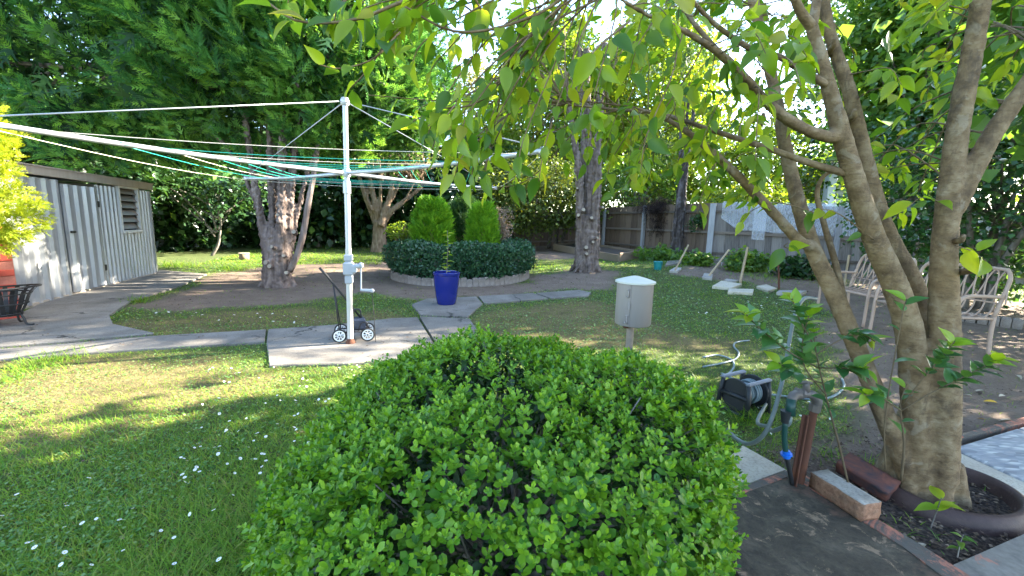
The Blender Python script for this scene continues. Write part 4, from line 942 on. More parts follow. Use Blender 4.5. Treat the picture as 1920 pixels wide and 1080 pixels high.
for i in range(40): a = rng.random() * 6.28; p = bc + np.array([1.28 * math.cos(a), 1.26 * math.sin(a), .1]); b.tube([p, p + [rng.normal(0, .1), rng.normal(0, .1), .4]], .012, 5)
b.build('hedge_stems', M['bark_grey'], hedge, True, kind='stuff')

def conifer(name, label, base, w, h, nb, per, mat, L=.075, plume=.32, flame=1.0, d=None):
    base = np.array([base[0], base[1], float(gz(base[0], base[1]))]); t = thing(name, label, 'conifer', base); d = d or w
    n = nb; z = rng.random(n) ** .85; a = rng.random(n) * 6.28; pr = np.sqrt(np.clip(1 - ((z - .38) / .66) ** 2, .03, 1)); pr *= .82 + .36 * vnoise(a * 1.5, z * 3, 2, 31)
    r = pr * (.72 + .28 * rng.random(n)); C = base + np.stack([np.cos(a) * r * w, np.sin(a) * r * d, .12 + z * h * .95], 1)
    D = nrm(np.stack([np.cos(a) * .55, np.sin(a) * .55, np.full(n, flame)], 1) + .2 * sph(n)); ci = np.repeat(np.arange(n), per); q = rng.random(n * per); off = sph(n * per)
    P = C[ci] + D[ci] * ((q - .4) * plume)[:, None] + off * (.08 * (1 - .6 * q))[:, None]
    link('foliage', cloud_mesh('foliage', P, D[ci] + off * .6, sph(n * per) + .6 * nrm(np.stack([np.cos(a), np.sin(a), 0 * a], 1))[ci], L * (.6 + .8 * rng.random(n * per)), SPRAY3, M[mat], np.clip(rng.random(n)[ci] * .5 + rng.random(n * per) * .3 + q * .2, 0, .999), False), t, 'stuff')
    b = MB(); b.tube([base, base + [0, 0, h * .85]], [.07, .02], 8)
    for i in range(14): e = C[rng.integers(n)]; b.tube([base + [0, 0, .15 + .5 * (e[2] - base[2]) * .5], e], [.02, .006], 5)
    b.build('trunk', M['bark_tan'], t, True)
    return t
conifer('globe_conifer', 'larger bright lime green conifer left of its neighbour in the round bed', PY(810, 470, 9.8) * [1, 1, 0], .43, 1.68, 800, 18, 'lime', .08, .17, .8)
conifer('globe_conifer', 'smaller lime green conifer at the right of the round bed', PY(904, 470, 9.9) * [1, 1, 0], .34, 1.58, 620, 18, 'lime', .075, .17, .8)
conifer('globe_conifer', 'rounded green conifer half hidden behind the pair in the round bed', PY(868, 470, 10.9) * [1, 1, 0], .42, 1.74, 420, 14, 'cyp_dark', .10, .24)
t = leafy('dry_shrub', 'dry pinkish twiggy shrub at the right edge of the round bed', 'shrub', PY(936, 470, 10.3), [(PY(938, 425, 10.3), (.24, .24, .5))], 60, 18, .08, .045, 'pinkdry', 'bark_tan', .025, nb=30)
leafy('yellow_shrub', 'small yellow green shrub poking above the left of the clipped hedge', 'shrub', PY(745, 460, 10.2), [(PY(748, 436, 10.2), (.30, .25, .22))], 30, 16, .07, .07, 'yellowgreen', 'bark_tan', .02, nb=6)

# ------------------------------------------------------------------ big cypress on the left
cb = G(520, 537); cyp = thing('cypress_tree', 'huge dark green cypress with many stems and sawn branch stubs', 'tree', cb)
tb = MB(); y0 = cb[1]
tb.tube(spline([cb + [0, .05, -.1], cb + [-.01, .05, .3], cb + [0, .08, .75], cb + [.02, .1, 1.1]], 12), [.31, .25, .24, .20], 18, jit=.14)
stems = [((505, 520), (497, 460), (484, 380), (470, 300), (455, 180), -.05, .115), ((515, 530), (512, 450), (508, 350), (505, 250), (500, 120), .0, .10), ((525, 530), (526, 450), (528, 350), (530, 240), (536, 90), -.1, .12),
         ((535, 530), (540, 440), (546, 350), (556, 260), (580, 130), .05, .115), ((540, 530), (548, 460), (562, 380), (590, 290), (640, 200), .15, .075), ((500, 530), (492, 430), (468, 350), (420, 270), (340, 190), .1, .08),
         ((520, 520), (517, 420), (516, 320), (515, 200), (515, 60), .25, .12)]
for st in stems:
    P = [PY(p[0], p[1], y0 + .05 + st[5]) for p in st[:5]]; tb.tube(spline(P, 18), [st[6] * .72, st[6] * .68, st[6] * .5], 10, jit=.16)
for a in np.linspace(0, 6.28, 8)[:-1]: tb.tube([cb + np.array([.15 * math.cos(a), .15 * math.sin(a) + .05, .2]), cb + np.array([.36 * math.cos(a), .34 * math.sin(a) + .05, -.04])], [.08, .03], 8)
remesh(tb.build('trunk', M['bark_cyp'], cyp, True), .02, 2, .07, .10)
MB().tube(spline([PY(543, 508, y0 - .03), PY(556, 480, y0 - .1), PY(568, 440, y0 - .1), PY(578, 380, y0 - .05), PY(586, 340, y0), PY(600, 250, y0 + .2)], 20), [.06, .055, .05, .04], 9, jit=.1).build('limb', M['bark_cyp'], cyp, True)
def stub(parent, px, py, y, r=.05, l=.09, dirx=0.0):
    p = PY(px, py, y); d = nrm(np.array([dirx, -1, .25])); b = MB()
    b.tube([p + d * -.06, p + d * l * .6, p + d * l], [r * 1.25, r * 1.1, r], 9, 0, False, .12); q = b.build('branch_stub', M['bark_cyp'], parent, True)
    X, A, N = frames(d[None], np.array([[0, 0, 1.]])); MB().add([p + d * (l + .001) + (X[0] * math.cos(t) + N[0] * math.sin(t)) * r * .95 for t in np.linspace(0, 6.28, 12)[:-1]], [tuple(range(11))]).build('cut_face', M['cut'], q)
for (a, b, r) in ((503, 493, .045), (509, 500, .04), (524, 404, .03), (552, 436, .04), (533, 480, .03), (538, 512, .035), (513, 464, .03)): stub(cyp, a, b, y0 - .19 if b > 450 else y0 - .05, r, .07, .3 * (1 if a > 530 else -.6 if a < 505 else 0))
E1 = [((-4.7, 9.0, 5.6), (3.3, 2.9, 3.7)), ((-8.3, 9.6, 5.0), (3.2, 2.8, 3.1)), ((-5.5, 9.4, 8.6), (2.8, 2.4, 2.6)), ((-3.4, 10.1, 3.9), (1.9, 1.6, 1.25)), ((-3.5, 8.2, 4.5), (1.9, 1.3, 1.9)), ((-5.4, 7.9, 4.6), (1.9, 1.2, 1.9))]
_, C0 = plume_crown('crown', E1, 2350, 44, 'cyp', cyp, .18, .85, .26, 1.0, (-.28, -.1, 0), shell=.80, zmin=2.25, tmpl=SPRAYC, front=True)
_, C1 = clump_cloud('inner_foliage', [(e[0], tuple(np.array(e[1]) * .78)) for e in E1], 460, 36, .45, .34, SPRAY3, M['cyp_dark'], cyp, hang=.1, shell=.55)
branches(cyp, cb + [0, 0, 1.6], np.array([-4.7, 9.0, 7.0]), C0, M['bark_cyp'], .10, 90, 'branch')

# ------------------------------------------------------------------ tall twin trunk at right, third trunk, pruned tree
tr0 = G(1100, 509); rt = thing('tall_cypress', 'tall bare multi stemmed trunk with pruning stubs in front of the fence', 'tree', tr0); y1 = tr0[1]
tb = MB(); tb.tube(spline([tr0 + [0, .05, -.1], tr0 + [0, .05, .4], tr0 + [.01, .05, 1.0], tr0 + [.02, .05, 1.4]], 10), [.31, .25, .225, .17], 18, jit=.14)
for st in (((1085, 500), (1087, 420), (1086, 330), (1078, 270), (1060, 150), 0, .15), ((1105, 500), (1106, 420), (1106, 330), (1103, 250), (1100, 90), .1, .15), ((1115, 500), (1117, 400), (1120, 320), (1122, 240), (1135, 80), -.05, .16), ((1100, 480), (1096, 380), (1095, 300), (1094, 200), (1085, 60), .22, .13)):
    tb.tube(spline([PY(p[0], p[1], y1 + .02 + st[5]) for p in st[:5]], 18), [st[6] * .78, st[6] * .74, st[6] * .5], 11, jit=.16)
for a in np.linspace(.3, 6.5, 8)[:-1]: tb.tube([tr0 + np.array([.18 * math.cos(a), .18 * math.sin(a) + .05, .28]), tr0 + np.array([.44 * math.cos(a), .42 * math.sin(a) + .05, -.03])], [.09, .04], 8)
remesh(tb.build('trunk', M['bark_cyp'], rt, True), .022, 2, .08, .11)
for (a, b, r) in ((1093, 395, .055), (1085, 405, .05), (1108, 410, .045), (1117, 447, .035), (1111, 455, .04), (1098, 465, .055), (1099, 477, .045), (1127, 390, .04), (1083, 355, .03)): stub(rt, a, b, y1 - .21, r * .85, .09, .35 * (1 if a > 1112 else -.7 if a < 1086 else 0))
plume_crown('crown', [((2.3, 10.9, 8.2), (2.0, 1.8, 2.0)), ((1.9, 10.8, 9.6), (1.7, 1.6, 1.6))], 150, 40, 'cyp_dark', rt, .18, 1.0, .28, .4, shell=.4, zmin=6.2)
t3 = PY(1268, 478, 14.0); t3[2] = .28; th3 = thing('dark_trunk_tree', 'narrow dark furrowed tree trunk standing close to the brown fence', 'tree', t3); tb = MB()
for dx, r in ((-.12, .085), (.10, .095), (0, .08)): tb.tube(spline([t3 + [dx * 1.3, 0, -.1], t3 + [dx, 0, 1.2], t3 + [dx * .9, 0, 2.6], t3 + [dx * 2.2, .1, 5.2]], 16), [r, r * .9, r * .6], 10, jit=.2)
remesh(tb.build('trunk', m_bark('dark furrowed bark', (.02, .016, .015), (.06, .048, .045), (.17, .15, .16), 9, (1, 1, .2), 1.0, .04), th3, True), .025, 2, .08, .12)
plume_crown('crown', [((5.6, 14.3, 7.6), (1.6, 1.5, 1.2)), ((4.9, 14.4, 3.9), (.8, .7, .4))], 70, 36, 'cyp_dark', th3, .18, 1.0, .26, .1, shell=.45, zmin=3.4)

pb = G(711, 472); pt = thing('pollarded_tree', 'tan pollarded tree with fanned bare limbs behind the hoist mast', 'tree', pb); yb = pb[1]; tb = MB()
tb.tube(spline([pb - [0, 0, .1], PY(711, 450, yb), PY(712, 425, yb), PY(713, 415, yb)], 8), [.36, .28, .27, .27], 14, jit=.1)
for st in (((708, 425), (697, 395), (684, 365), (672, 325), .13), ((711, 425), (705, 390), (698, 355), (690, 310), .12), ((714, 425), (722, 395), (732, 365), (738, 320), .13), ((716, 425), (735, 395), (760, 375), (792, 350), .11), ((713, 425), (714, 395), (713, 365), (716, 310), .09), ((722, 395), (740, 365), (748, 345), (760, 315), .06), ((697, 395), (690, 375), (690, 350), (696, 320), .05), ((735, 395), (752, 385), (775, 345), (785, 310), .05)):
    tb.tube(spline([PY(p[0], p[1], yb + rng.normal(0, .15)) for p in st[:4]], 12), [st[4] * 1.25, st[4], st[4] * .6], 9, jit=.1)
remesh(tb.build('trunk', M['bark_tan'], pt, True), .04, 3, .06, .15)
b = MB()
for i in range(110):
    e = PY(690 + rng.random() * 110, 345 - rng.random() * 30, yb + rng.normal(0, .5)); b.tube([e, e + np.array([rng.normal(0, .35), rng.normal(0, .3), .3 + rng.random() * .7])], [.025, .008], 5)
b.build('twigs', M['bark_tan'], pt, True, kind='stuff')
clump_cloud('crown', [(PY(735, 285, yb), (1.9, 1.2, .7))], 50, 26, .25, .13, DIA, M['olive'], pt)

# ------------------------------------------------------------------ background shrubs and trees
def E(px, py, y, rx, ry, rz): return (PY(px, py, y), (rx, ry, rz))
leafy('dark_shrub', 'dark leafy evergreen filling the shade just right of the shed', 'shrub', (-11.5, 17.5), [((-11.5, 18, 2.4), (2.8, 1.8, 2.6))], 240, 36, .42, .27, 'darkleaf', stems=3, nb=20)
leafy('dark_shrub', 'dark evergreen shrub behind the left side of the cypress trunk', 'shrub', (-8.4, 19), [((-8.4, 19.3, 2.6), (2.4, 1.8, 2.9))], 220, 36, .42, .27, 'darkleaf', stems=3, nb=20)
leafy('dark_shrub', 'dark evergreen shrub between the cypress trunk and the pollarded tree', 'shrub', (-5.6, 20.5), [((-5.6, 20.6, 2.7), (2.4, 1.6, 3.0))], 220, 36, .42, .27, 'darkleaf', stems=3, nb=20)
leafy('dark_shrub', 'dark evergreen shrub behind the conifers of the round bed', 'shrub', (-2.5, 21), [((-2.3, 21, 2.5), (2.4, 1.6, 2.8))], 200, 36, .42, .27, 'darkleaf', stems=3, nb=20)
leafy('small_evergreen', 'small sunlit leafy evergreen low in the shade left of the trunk', 'shrub', PY(395, 470, 13.5) * [1, 1, 0], [E(415, 385, 13.6, .7, .6, .35), E(340, 352, 13.9, 1.3, .8, .5), E(455, 350, 14, 1.0, .7, .45)], 75, 24, .24, .14, 'darkleaf', tr=.04, nb=10)
leafy('mixed_shrub', 'tall broadleaf shrub rising behind the shed roof', 'shrub', (-13, 12.5), [((-13, 12.8, 2.6), (2.6, 1.6, 2.4))], 260, 34, .38, .20, 'darkleaf', nb=14)
leafy('mixed_shrub', 'dark evergreen beside the pale neighbouring house left of centre', 'shrub', (-12.6, 15.2), [((-12.4, 15.2, 2.2), (2.3, 1.2, 2.4))], 200, 34, .38, .22, 'darkleaf', stems=3, nb=14)
leafy('mixed_tree', 'broad leafy tree behind the shed at the far left edge', 'tree', (-16, 11), [((-15.8, 11.5, 4.4), (3.2, 2.0, 3.4))], 300, 34, .45, .22, 'midleaf', nb=14)
leafy('mixed_shrub', 'rounded olive green shrub left of the tall bare trunk', 'shrub', G(985, 466), [E(985, 375, 18, 2.0, 1.5, 1.35), E(960, 340, 18.6, 1.5, 1.2, .9)], 170, 36, .32, .13, 'olive', stems=3, nb=18, tr=.08)
leafy('mixed_shrub', 'darker olive shrub close behind the tall bare trunk', 'shrub', G(1040, 464), [E(1045, 370, 18.5, 1.8, 1.4, 1.5)], 150, 34, .32, .13, 'olive', stems=3, nb=16, tr=.07)
leafy('mixed_shrub', 'green shrub overhanging the brown fence right of the tall trunk', 'shrub', (6.2, 19.5), [((5.4, 19.6, 2.9), (1.9, 1.2, 1.6))], 150, 34, .3, .14, 'midleaf', nb=14)
leafy('pale_tree', 'sunlit pale feathery tree far behind the hoist', 'tree', (-2.9, 26), [((-2.9, 26, 6.8), (3.2, 2.2, 3.4)), ((-1.2, 26, 4.6), (2.6, 2, 2.2))], 330, 38, .5, .16, 'pale', tr=.18)
leafy('backdrop_tree', 'tall dark tree far behind the tall bare trunk', 'tree', (1.0, 30), [((1.6, 30, 9.5), (3.0, 2.0, 6.5)), ((4.5, 31, 8), (2.6, 2, 6))], 330, 36, .65, .28, 'darkleaf', tr=.25)
leafy('backdrop_tree', 'tall green tree far behind the dark furrowed trunk', 'tree', (10, 30), [((9.5, 30, 8.5), (4.5, 2.0, 6.0))], 300, 36, .65, .28, 'midleaf', tr=.25)
leafy('sunny_tree', 'yellow green sunlit tree beyond the brown fence', 'tree', (9.5, 21), [((9.5, 21, 4.2), (3.0, 1.8, 2.2)), ((7.0, 20.6, 3.4), (1.8, 1.4, 1.5))], 260, 36, .4, .17, 'yellowgreen', tr=.12)
leafy('sunny_tree', 'yellow green sunlit tree beyond the netted part of the fence', 'tree', (13.5, 22.5), [((13.5, 22.5, 4.3), (3.0, 1.8, 2.4))], 220, 34, .42, .18, 'yellowgreen', tr=.12)
leafy('fence_shrub', 'sunlit yellow green shrub showing above the left of the netting', 'shrub', (8.4, 14.4), [((8.0, 14.6, 1.9), (1.6, .9, .95))], 120, 30, .24, .13, 'yellowgreen', tr=.05, nb=10)
leafy('fence_shrub', 'mid green shrub showing above the right end of the netting', 'shrub', (11.6, 12.6), [((11.4, 12.9, 2.0), (1.7, .9, 1.1))], 120, 30, .26, .13, 'midleaf', tr=.05, nb=10)
leafy('mid_tree', 'sunlit yellow green tree rising behind the tall bare trunk', 'tree', (1.5, 23), [((1.8, 23, 6.8), (3.4, 2.0, 4.4))], 400, 34, .5, .20, 'yellowgreen', tr=.16)
leafy('mid_tree', 'tall leafy tree high behind the dark furrowed trunk', 'tree', (7.2, 24), [((7.4, 24, 8.2), (3.6, 2.2, 4.2))], 380, 34, .52, .21, 'yellowgreen', tr=.18)
leafy('tall_tree', 'tall airy green tree behind the fence above the grey roof', 'tree', (11.8, 13.2), [((11.5, 13.2, 6.6), (3.0, 1.8, 2.9)), ((12.6, 13.2, 9.4), (2.6, 1.8, 2.0))], 250, 30, .42, .15, 'midleaf', tr=.15, nb=40)
leafy('tall_tree', 'tall airy tree crowding the upper right behind the camellia', 'tree', (12.3, 10.4), [((12.2, 10.05, 6.0), (2.0, 1.45, 3.9)), ((13.6, 10.6, 6.6), (2.2, 1.5, 1.6))], 300, 30, .40, .14, 'midleaf', tr=.13, nb=40)
leafy('tall_tree', 'distant dark tree showing through leaves at upper right', 'tree', (17, 20), [((16.5, 20, 8), (4.0, 2.2, 5.0))], 230, 34, .6, .22, 'darkleaf', tr=.2)
leafy('camellia', 'glossy dark camellia dotted with white blooms behind the right bench', 'shrub', (8.2, 7.4), [((8.5, 7.5, 2.0), (1.7, 1.3, 2.0)), ((7.6, 8.2, 2.3), (1.1, 1.0, 1.5)), ((9.8, 7.2, 2.6), (1.5, 1.2, 2.0))], 420, 34, .28, .10, 'camellia', stems=3, nb=26, tr=.06, shell=.5)
leafy('camellia', 'dark glossy camellia at the far right edge behind the seat', 'shrub', (9.2, 5.3), [((9.3, 5.4, 1.7), (1.4, 1.2, 1.7)), ((9.6, 5.6, 3.4), (1.2, 1.1, 1.2))], 260, 32, .26, .10, 'camellia', stems=3, nb=20, tr=.06, shell=.5)
fm = MB().lathe([(0, .0), (.03, .005), (.045, .02), (.03, .03), (0, .028)], 8).mesh('flower', M['white'])
cam_root = bpy.data.objects['camellia']
for i in range(26):
    d = nrm(np.array([rng.normal(-.5, .5), -abs(rng.normal(.7, .4)), rng.normal(.3, .5)])); o = link('flower', fm, cam_root); p = np.array([8.4, 7.5, 2.3]) + d * np.array([1.7, 1.35, 2.0]); o.matrix_basis = leaf_obj_matrix(p, d, np.array([0, 0, 1.]), 1.0)
# trees added to shade the lawn, two unseen right of frame, one in view
leafy('added_shade_tree', 'unseen broad tree added beyond the right edge to shade the lawn', 'tree', (6.6, 3.0), [((6.1, 3.2, 3.7), (2.0, 1.9, 1.6))], 270, 34, .42, .20, 'midleaf', tr=.16)
leafy('added_shade_tree', 'second unseen tree added farther beyond the right edge to shade the lawn', 'tree', (9.5, 1.8), [((9.5, 2.0, 5.0), (2.0, 2.3, 2.0))], 260, 34, .45, .20, 'midleaf', tr=.16)
leafy('tall_tree', 'tall dense tree added for shade behind the netted fence in front of the others', 'tree', (10.4, 12.3), [((11.4, 11.5, 6.8), (2.4, 1.9, 4.4)), ((10.3, 12.7, 5.8), (1.2, 1.0, 2.6))], 520, 32, .40, .20, 'midleaf', tr=.18, nb=60)  # extra crown, placed and sized to keep sun off the path

# dead vine hung over the fence, weeds and vegetables at its foot
dv = q2 + (q1 - q2) * .80; t = thing('dead_vine', 'black dead vine hanging over the brown fence', 'vine', dv)
clump_cloud('twigs', [(dv + [0, -.2, 1.75], (.95, .25, .25), 1.3), (dv + [.15, -.22, 1.2], (.45, .12, .5), 1.0)], 120, 34, .16, .12, T_spray(3, 1.0, .05), M['deadvine'], t, hang=.9, shell=.1)
t = thing('fence_creeper', 'small green creeper clinging beside the grey fence post', 'vine', q2 + (q1 - q2) * .12)
clump_cloud('leaves', [(q2 + (q1 - q2) * .16 + [-.05, -.15, 1.25], (.35, .1, .35))], 26, 20, .1, .07, DIA, M['darkleaf'], t, shell=.1)
for (a, b, r, h, m, lab) in ((1310, 498, .30, .28, 'midleaf', 'low bluish green vegetable clump beside the grey fence post'), (1385, 508, .30, .45, 'midleaf', 'leafy vegetable clump left of the thick pale stake'), (1415, 508, .26, .42, 'midleaf', 'bushy vegetable clump right of the thick pale stake'),
                             (1495, 520, .55, .42, 'darkleaf', 'wide dark green vegetable clump right of the brown stake'), (1240, 488, .8, .35, 'midleaf', 'weedy green growth at the foot of the fence by the teal pot'), (1300, 470, .35, .8, 'olive', 'tall wispy flowering weed against the brown fence')):
    g = G(a, b); leafy('vegetable_plant', lab, 'plant', g, [(g + [0, 0, h * .5], (r, r * .8, h * .6))], int(40 + 40 * r), 16, .09, .11, m, tr=.012, nb=10, shell=.2, kind='stuff')

# golden conifer at the left edge
gt = thing('golden_conifer', 'bright golden yellow conifer at the left edge in front of the red wall', 'conifer', (-5.6, 3.9, 0))
GE = [(PY(-42, 400, 4.3), (.46, .42, .33)), (PY(-62, 320, 4.35), (.36, .33, .28)), (PY(-72, 250, 4.4), (.32, .30, .30)), (PY(-150, 420, 4.3), (.6, .5, .6))]
plume_crown('crown', GE, 420, 26, 'gold', gt, .062, .22, .075, .25, (.25, -.1, -.05), SPRAY3, .72)
clump_cloud('inner_foliage', [(e[0], tuple(np.array(e[1]) * .75)) for e in GE], 90, 20, .12, .09, SPRAY3, M['gold'], gt, shell=.3)
MB().tube(spline([(-5.9, 3.95, -.1), (-5.85, 4.0, .6), (-5.7, 4.2, 1.4), (-5.6, 4.4, 2.0)], 10), [.09, .07, .03], 9).build('trunk', M['bark_tan'], gt, True)

# ------------------------------------------------------------------ foreground box bush
bxc = np.array([-.015, 1.5, 0]); BX = np.array([.785, .77, .545]); BZ = .26
bush = thing('box_bush', 'big rounded box bush of small bright leaves filling the foreground', 'bush', bxc)
def dome(d):                                          # point on the lumpy dome in direction d
    lump = 1 + .16 * (vnoise(d[:, 0] * 1.5 + 3, d[:, 1] * 1.5 + d[:, 2], 2.2, 41) - .5) + .07 * (vnoise(d[:, 0] * 3 + 9, d[:, 1] * 3 - d[:, 2] * 2, 3, 42) - .5)
    q = np.sign(d) * np.abs(d) ** np.array([.92, .85, .8]); r = bxc + [0, 0, BZ] + q * BX * lump[:, None]; r[:, 2] += .07 * (r[:, 0] - bxc[0]); return r
nR = 11500; d = sph(nR * 2); d = d[(d[:, 2] > -.55)][:nR]; d = d[(vnoise(d[:, 0] * 3 + 5 + d[:, 2], d[:, 1] * 3 + d[:, 2] * 2, 3.2, 77) > .31) | (rng.random(len(d)) < .20)]; nR = len(d); dep = .89 + .12 * rng.random(nR) ** .6 + .05 * (rng.random(nR) < .22) * rng.random(nR)
R0 = bxc + [0, 0, BZ] + (dome(d) - bxc - [0, 0, BZ]) * dep[:, None]
ax_ = nrm(nrm(d / BX) * .8 + [0, 0, .75] + .5 * sph(nR))
pl, al, nl, sl_, rl_ = [], [], [], [], []
cl = rng.random(nR)
for k in range(7):                                    # opposite pairs turning round the shoot tip
    pair = k // 2; X, _, N = frames(ax_, sph(nR)); a = rng.random(nR) * .6 + k * math.pi + pair * 1.57
    if k == 0: base_a = rng.random(nR) * 6.28; X0, _, N0 = frames(ax_, np.tile([[.3, .2, 1]], (nR, 1)))
    a = a + base_a; sd = X0 * np.cos(a)[:, None] + N0 * np.sin(a)[:, None]; up_ = [.35, .75, 1.3, 2.2][pair]
    pl.append(R0 + ax_ * (.012 * pair)); al.append(sd + ax_ * up_); nl.append(ax_ * 1.0 - sd * .5 * up_ + .15 * sph(nR)); sl_.append((.0238, .0228, .019, .013)[pair] * (.75 + .5 * rng.random(nR))); rl_.append(np.clip(cl * .38 + .22 * rng.random(nR) + .13 * pair, 0, .999))
rs_ = np.tile(np.where(rng.random(nR) < .25, 1.25, 1.0) * (.68 + .5 * rng.random(nR)), 7); sl_ = [np.concatenate(sl_) * rs_]
PL, AL_, NL, SLf, RLf = np.vstack(pl), np.vstack(al), np.vstack(nl), np.concatenate(sl_), np.concatenate(rl_)
def split_leaves(parent, PL, AL_, NL, SLf, RLf, tmpl, mat, name, k=300, score=None):
    X, Y, W = project(PL); vis = (X > 0) & (X < 1920) & (Y > 0) & (Y < 1080) & (W > .1)
    sc_ = np.where(vis, SLf / np.maximum(W, .05), 0) * (score if score is not None else 1); idx = np.argsort(-sc_)[:k]
    lm = cloud_mesh('leaf', np.zeros((1, 3)), np.array([[0, 1., 0]]), np.array([[0, 0, 1.]]), 1.0, tmpl, mat, np.zeros(1))
    for i in idx: o = link('leaf', lm, parent); o.matrix_basis = leaf_obj_matrix(PL[i], AL_[i], NL[i], SLf[i])
    keep = np.ones(len(PL), bool); keep[idx] = False
    return link(name, cloud_mesh(name, PL[keep], AL_[keep], NL[keep], SLf[keep], tmpl, mat, RLf[keep]), parent, 'stuff')
facing = np.tile((dep > .97) & ((d * (np.array([0, 0, H]) - R0)).sum(1) > .1), 7).astype(float) * .9 + .1
split_leaves(bush, PL, AL_, NL, SLf, RLf, OVAL, M['boxleaf'], 'foliage', 300, facing)
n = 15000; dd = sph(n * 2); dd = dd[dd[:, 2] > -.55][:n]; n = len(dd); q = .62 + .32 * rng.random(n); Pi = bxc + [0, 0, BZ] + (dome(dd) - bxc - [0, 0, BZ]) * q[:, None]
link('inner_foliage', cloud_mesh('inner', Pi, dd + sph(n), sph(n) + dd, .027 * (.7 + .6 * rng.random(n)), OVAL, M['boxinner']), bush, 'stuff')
b = MB()
for i in range(160):
    e = R0[rng.integers(nR)]; o_ = bxc + np.array([rng.normal(0, .06), rng.normal(0, .06), .0]); m_ = o_ * .45 + e * .55 + rng.normal(0, .03, 3); b.tube(spline([o_, m_, e], 7), [.010, .005, .002], 5)
b.build('branches', M['bark_grey'], bush, True, kind='stuff')

# ------------------------------------------------------------------ foreground tree
fb0 = G(1722, 925); ft = thing('foreground_tree', 'multi stemmed smooth barked tree with large drooping leaves at right', 'tree', fb0)
def PL3(*pts): return np.array([PY(a, b, y) for a, b, y in pts])
THIN = .63
ST = {'a': (PL3((1712, 905, 1.93), (1680, 830, 1.93), (1622, 690, 1.95), (1572, 570, 2.0), (1520, 455, 2.08), (1482, 320, 2.18), (1448, 150, 2.3), (1412, 0, 2.4), (1395, -110, 2.5)), [.085, .075, .066, .064, .060, .052, .046, .042, .036]),
      'b': (PL3((1725, 900, 1.92), (1718, 780, 1.90), (1708, 640, 1.88), (1682, 545, 1.86), (1640, 450, 1.84), (1607, 350, 1.82), (1577, 250, 1.8), (1545, 130, 1.78), (1520, 45, 1.75)), [.10, .092, .086, .080, .070, .062, .054, .042, .036]),
      'c': (PL3((1742, 880, 1.98), (1744, 770, 2.0), (1737, 620, 2.0), (1712, 530, 2.0), (1660, 430, 2.0), (1625, 310, 2.02), (1592, 170, 2.02), (1555, 60, 2.02), (1535, -80, 2.0)), [.09, .085, .072, .066, .060, .054, .046, .040, .034]),
      'd': (PL3((1765, 900, 1.88), (1770, 760, 1.86), (1770, 600, 1.85), (1770, 480, 1.85), (1778, 380, 1.85), (1798, 230, 1.85), (1826, 80, 1.83), (1850, -60, 1.8)), [.10, .098, .09, .074, .068, .062, .055, .05])}
tb = MB()
for k, (p, r) in ST.items(): tb.tube(spline(p, 40), [v * THIN for v in r], 14, jit=.02)
tb.tube(spline([(fb0[0] - .0, fb0[1] + .03, -.1), (fb0[0] - .0, fb0[1] + .03, .15), (fb0[0] - .01, fb0[1] + .02, .38), (fb0[0] - .03, fb0[1] + .02, .52)], 10), [.175, .14, .115, .085], 18, jit=.10)
for a in np.linspace(.2, 6.4, 8)[:-1]: tb.tube([fb0 + np.array([.09 * math.cos(a), .09 * math.sin(a), .20]), fb0 + np.array([.19 * math.cos(a), .18 * math.sin(a) + .02, -.02])], [.05, .025], 8)
LB = {'limb_a': (PL3((1578, 258, 1.8), (1535, 252, 1.78), (1490, 232, 1.75), (1440, 195, 1.72), (1370, 118, 1.66), (1290, 62, 1.58), (1200, 20, 1.5), (1090, -50, 1.4)), [.036, .033, .031, .028, .023, .017, .013, .009]),
      'limb_b': (PL3((1585, 325, 1.82), (1520, 306, 1.85), (1440, 278, 1.92), (1340, 246, 2.0), (1240, 214, 2.08), (1150, 205, 2.15), (1060, 196, 2.2)), [.022, .019, .017, .015, .013, .009, .006]),
      'limb_c': (PL3((1552, 160, 1.78), (1500, 130, 1.74), (1460, 106, 1.70), (1412, 94, 1.66), (1340, 45, 1.6), (1280, -20, 1.5)), [.020, .018, .016, .014, .011, .008]),
      'limb_d': (PL3((1525, 465, 2.07), (1495, 448, 2.02), (1440, 388, 1.98), (1378, 325, 1.96), (1320, 272, 1.98), (1265, 232, 2.0), (1200, 205, 2.02), (1130, 192, 2.05)), [.038, .035, .032, .028, .024, .019, .013, .008]),
      'limb_e': (PL3((1785, 395, 1.85), (1818, 330, 1.84), (1862, 250, 1.82), (1920, 165, 1.8), (2010, 40, 1.75)), [.060, .054, .048, .042, .034]),
      'limb_f': (PL3((1360, 110, 1.66), (1325, 72, 1.68), (1285, 20, 1.7), (1250, -60, 1.7)), [.016, .013, .010, .008]),
      'limb_g': (PL3((1522, 50, 1.75), (1500, 20, 1.72), (1480, -30, 1.68)), [.026, .022, .018]), 'limb_h': (PL3((1522, 50, 1.75), (1530, 10, 1.76), (1538, -60, 1.78)), [.026, .022, .018]),
      'limb_i': (PL3((1618, 690, 1.97), (1590, 600, 2.0), (1568, 500, 2.05), (1545, 420, 2.1), (1532, 365, 2.12), (1545, 330, 2.1), (1580, 314, 2.05)), [.026, .023, .02, .018, .015, .012, .009])}
for k in ('limb_a', 'limb_d', 'limb_e'): tb.tube(spline(LB[k][0], 34), [v * (THIN + .1) for v in LB[k][1]], 12, jit=.05)
remesh(tb.build('trunk', M['bark_fore'], ft, True), .0085, 4, .006, .06)
for k in ('limb_b', 'limb_c', 'limb_f', 'limb_g', 'limb_h', 'limb_i'): MB().tube(spline(LB[k][0], 26), [v * (THIN + .1) for v in LB[k][1]], 10, jit=.05).build('limb', M['bark_fore'], ft, True)
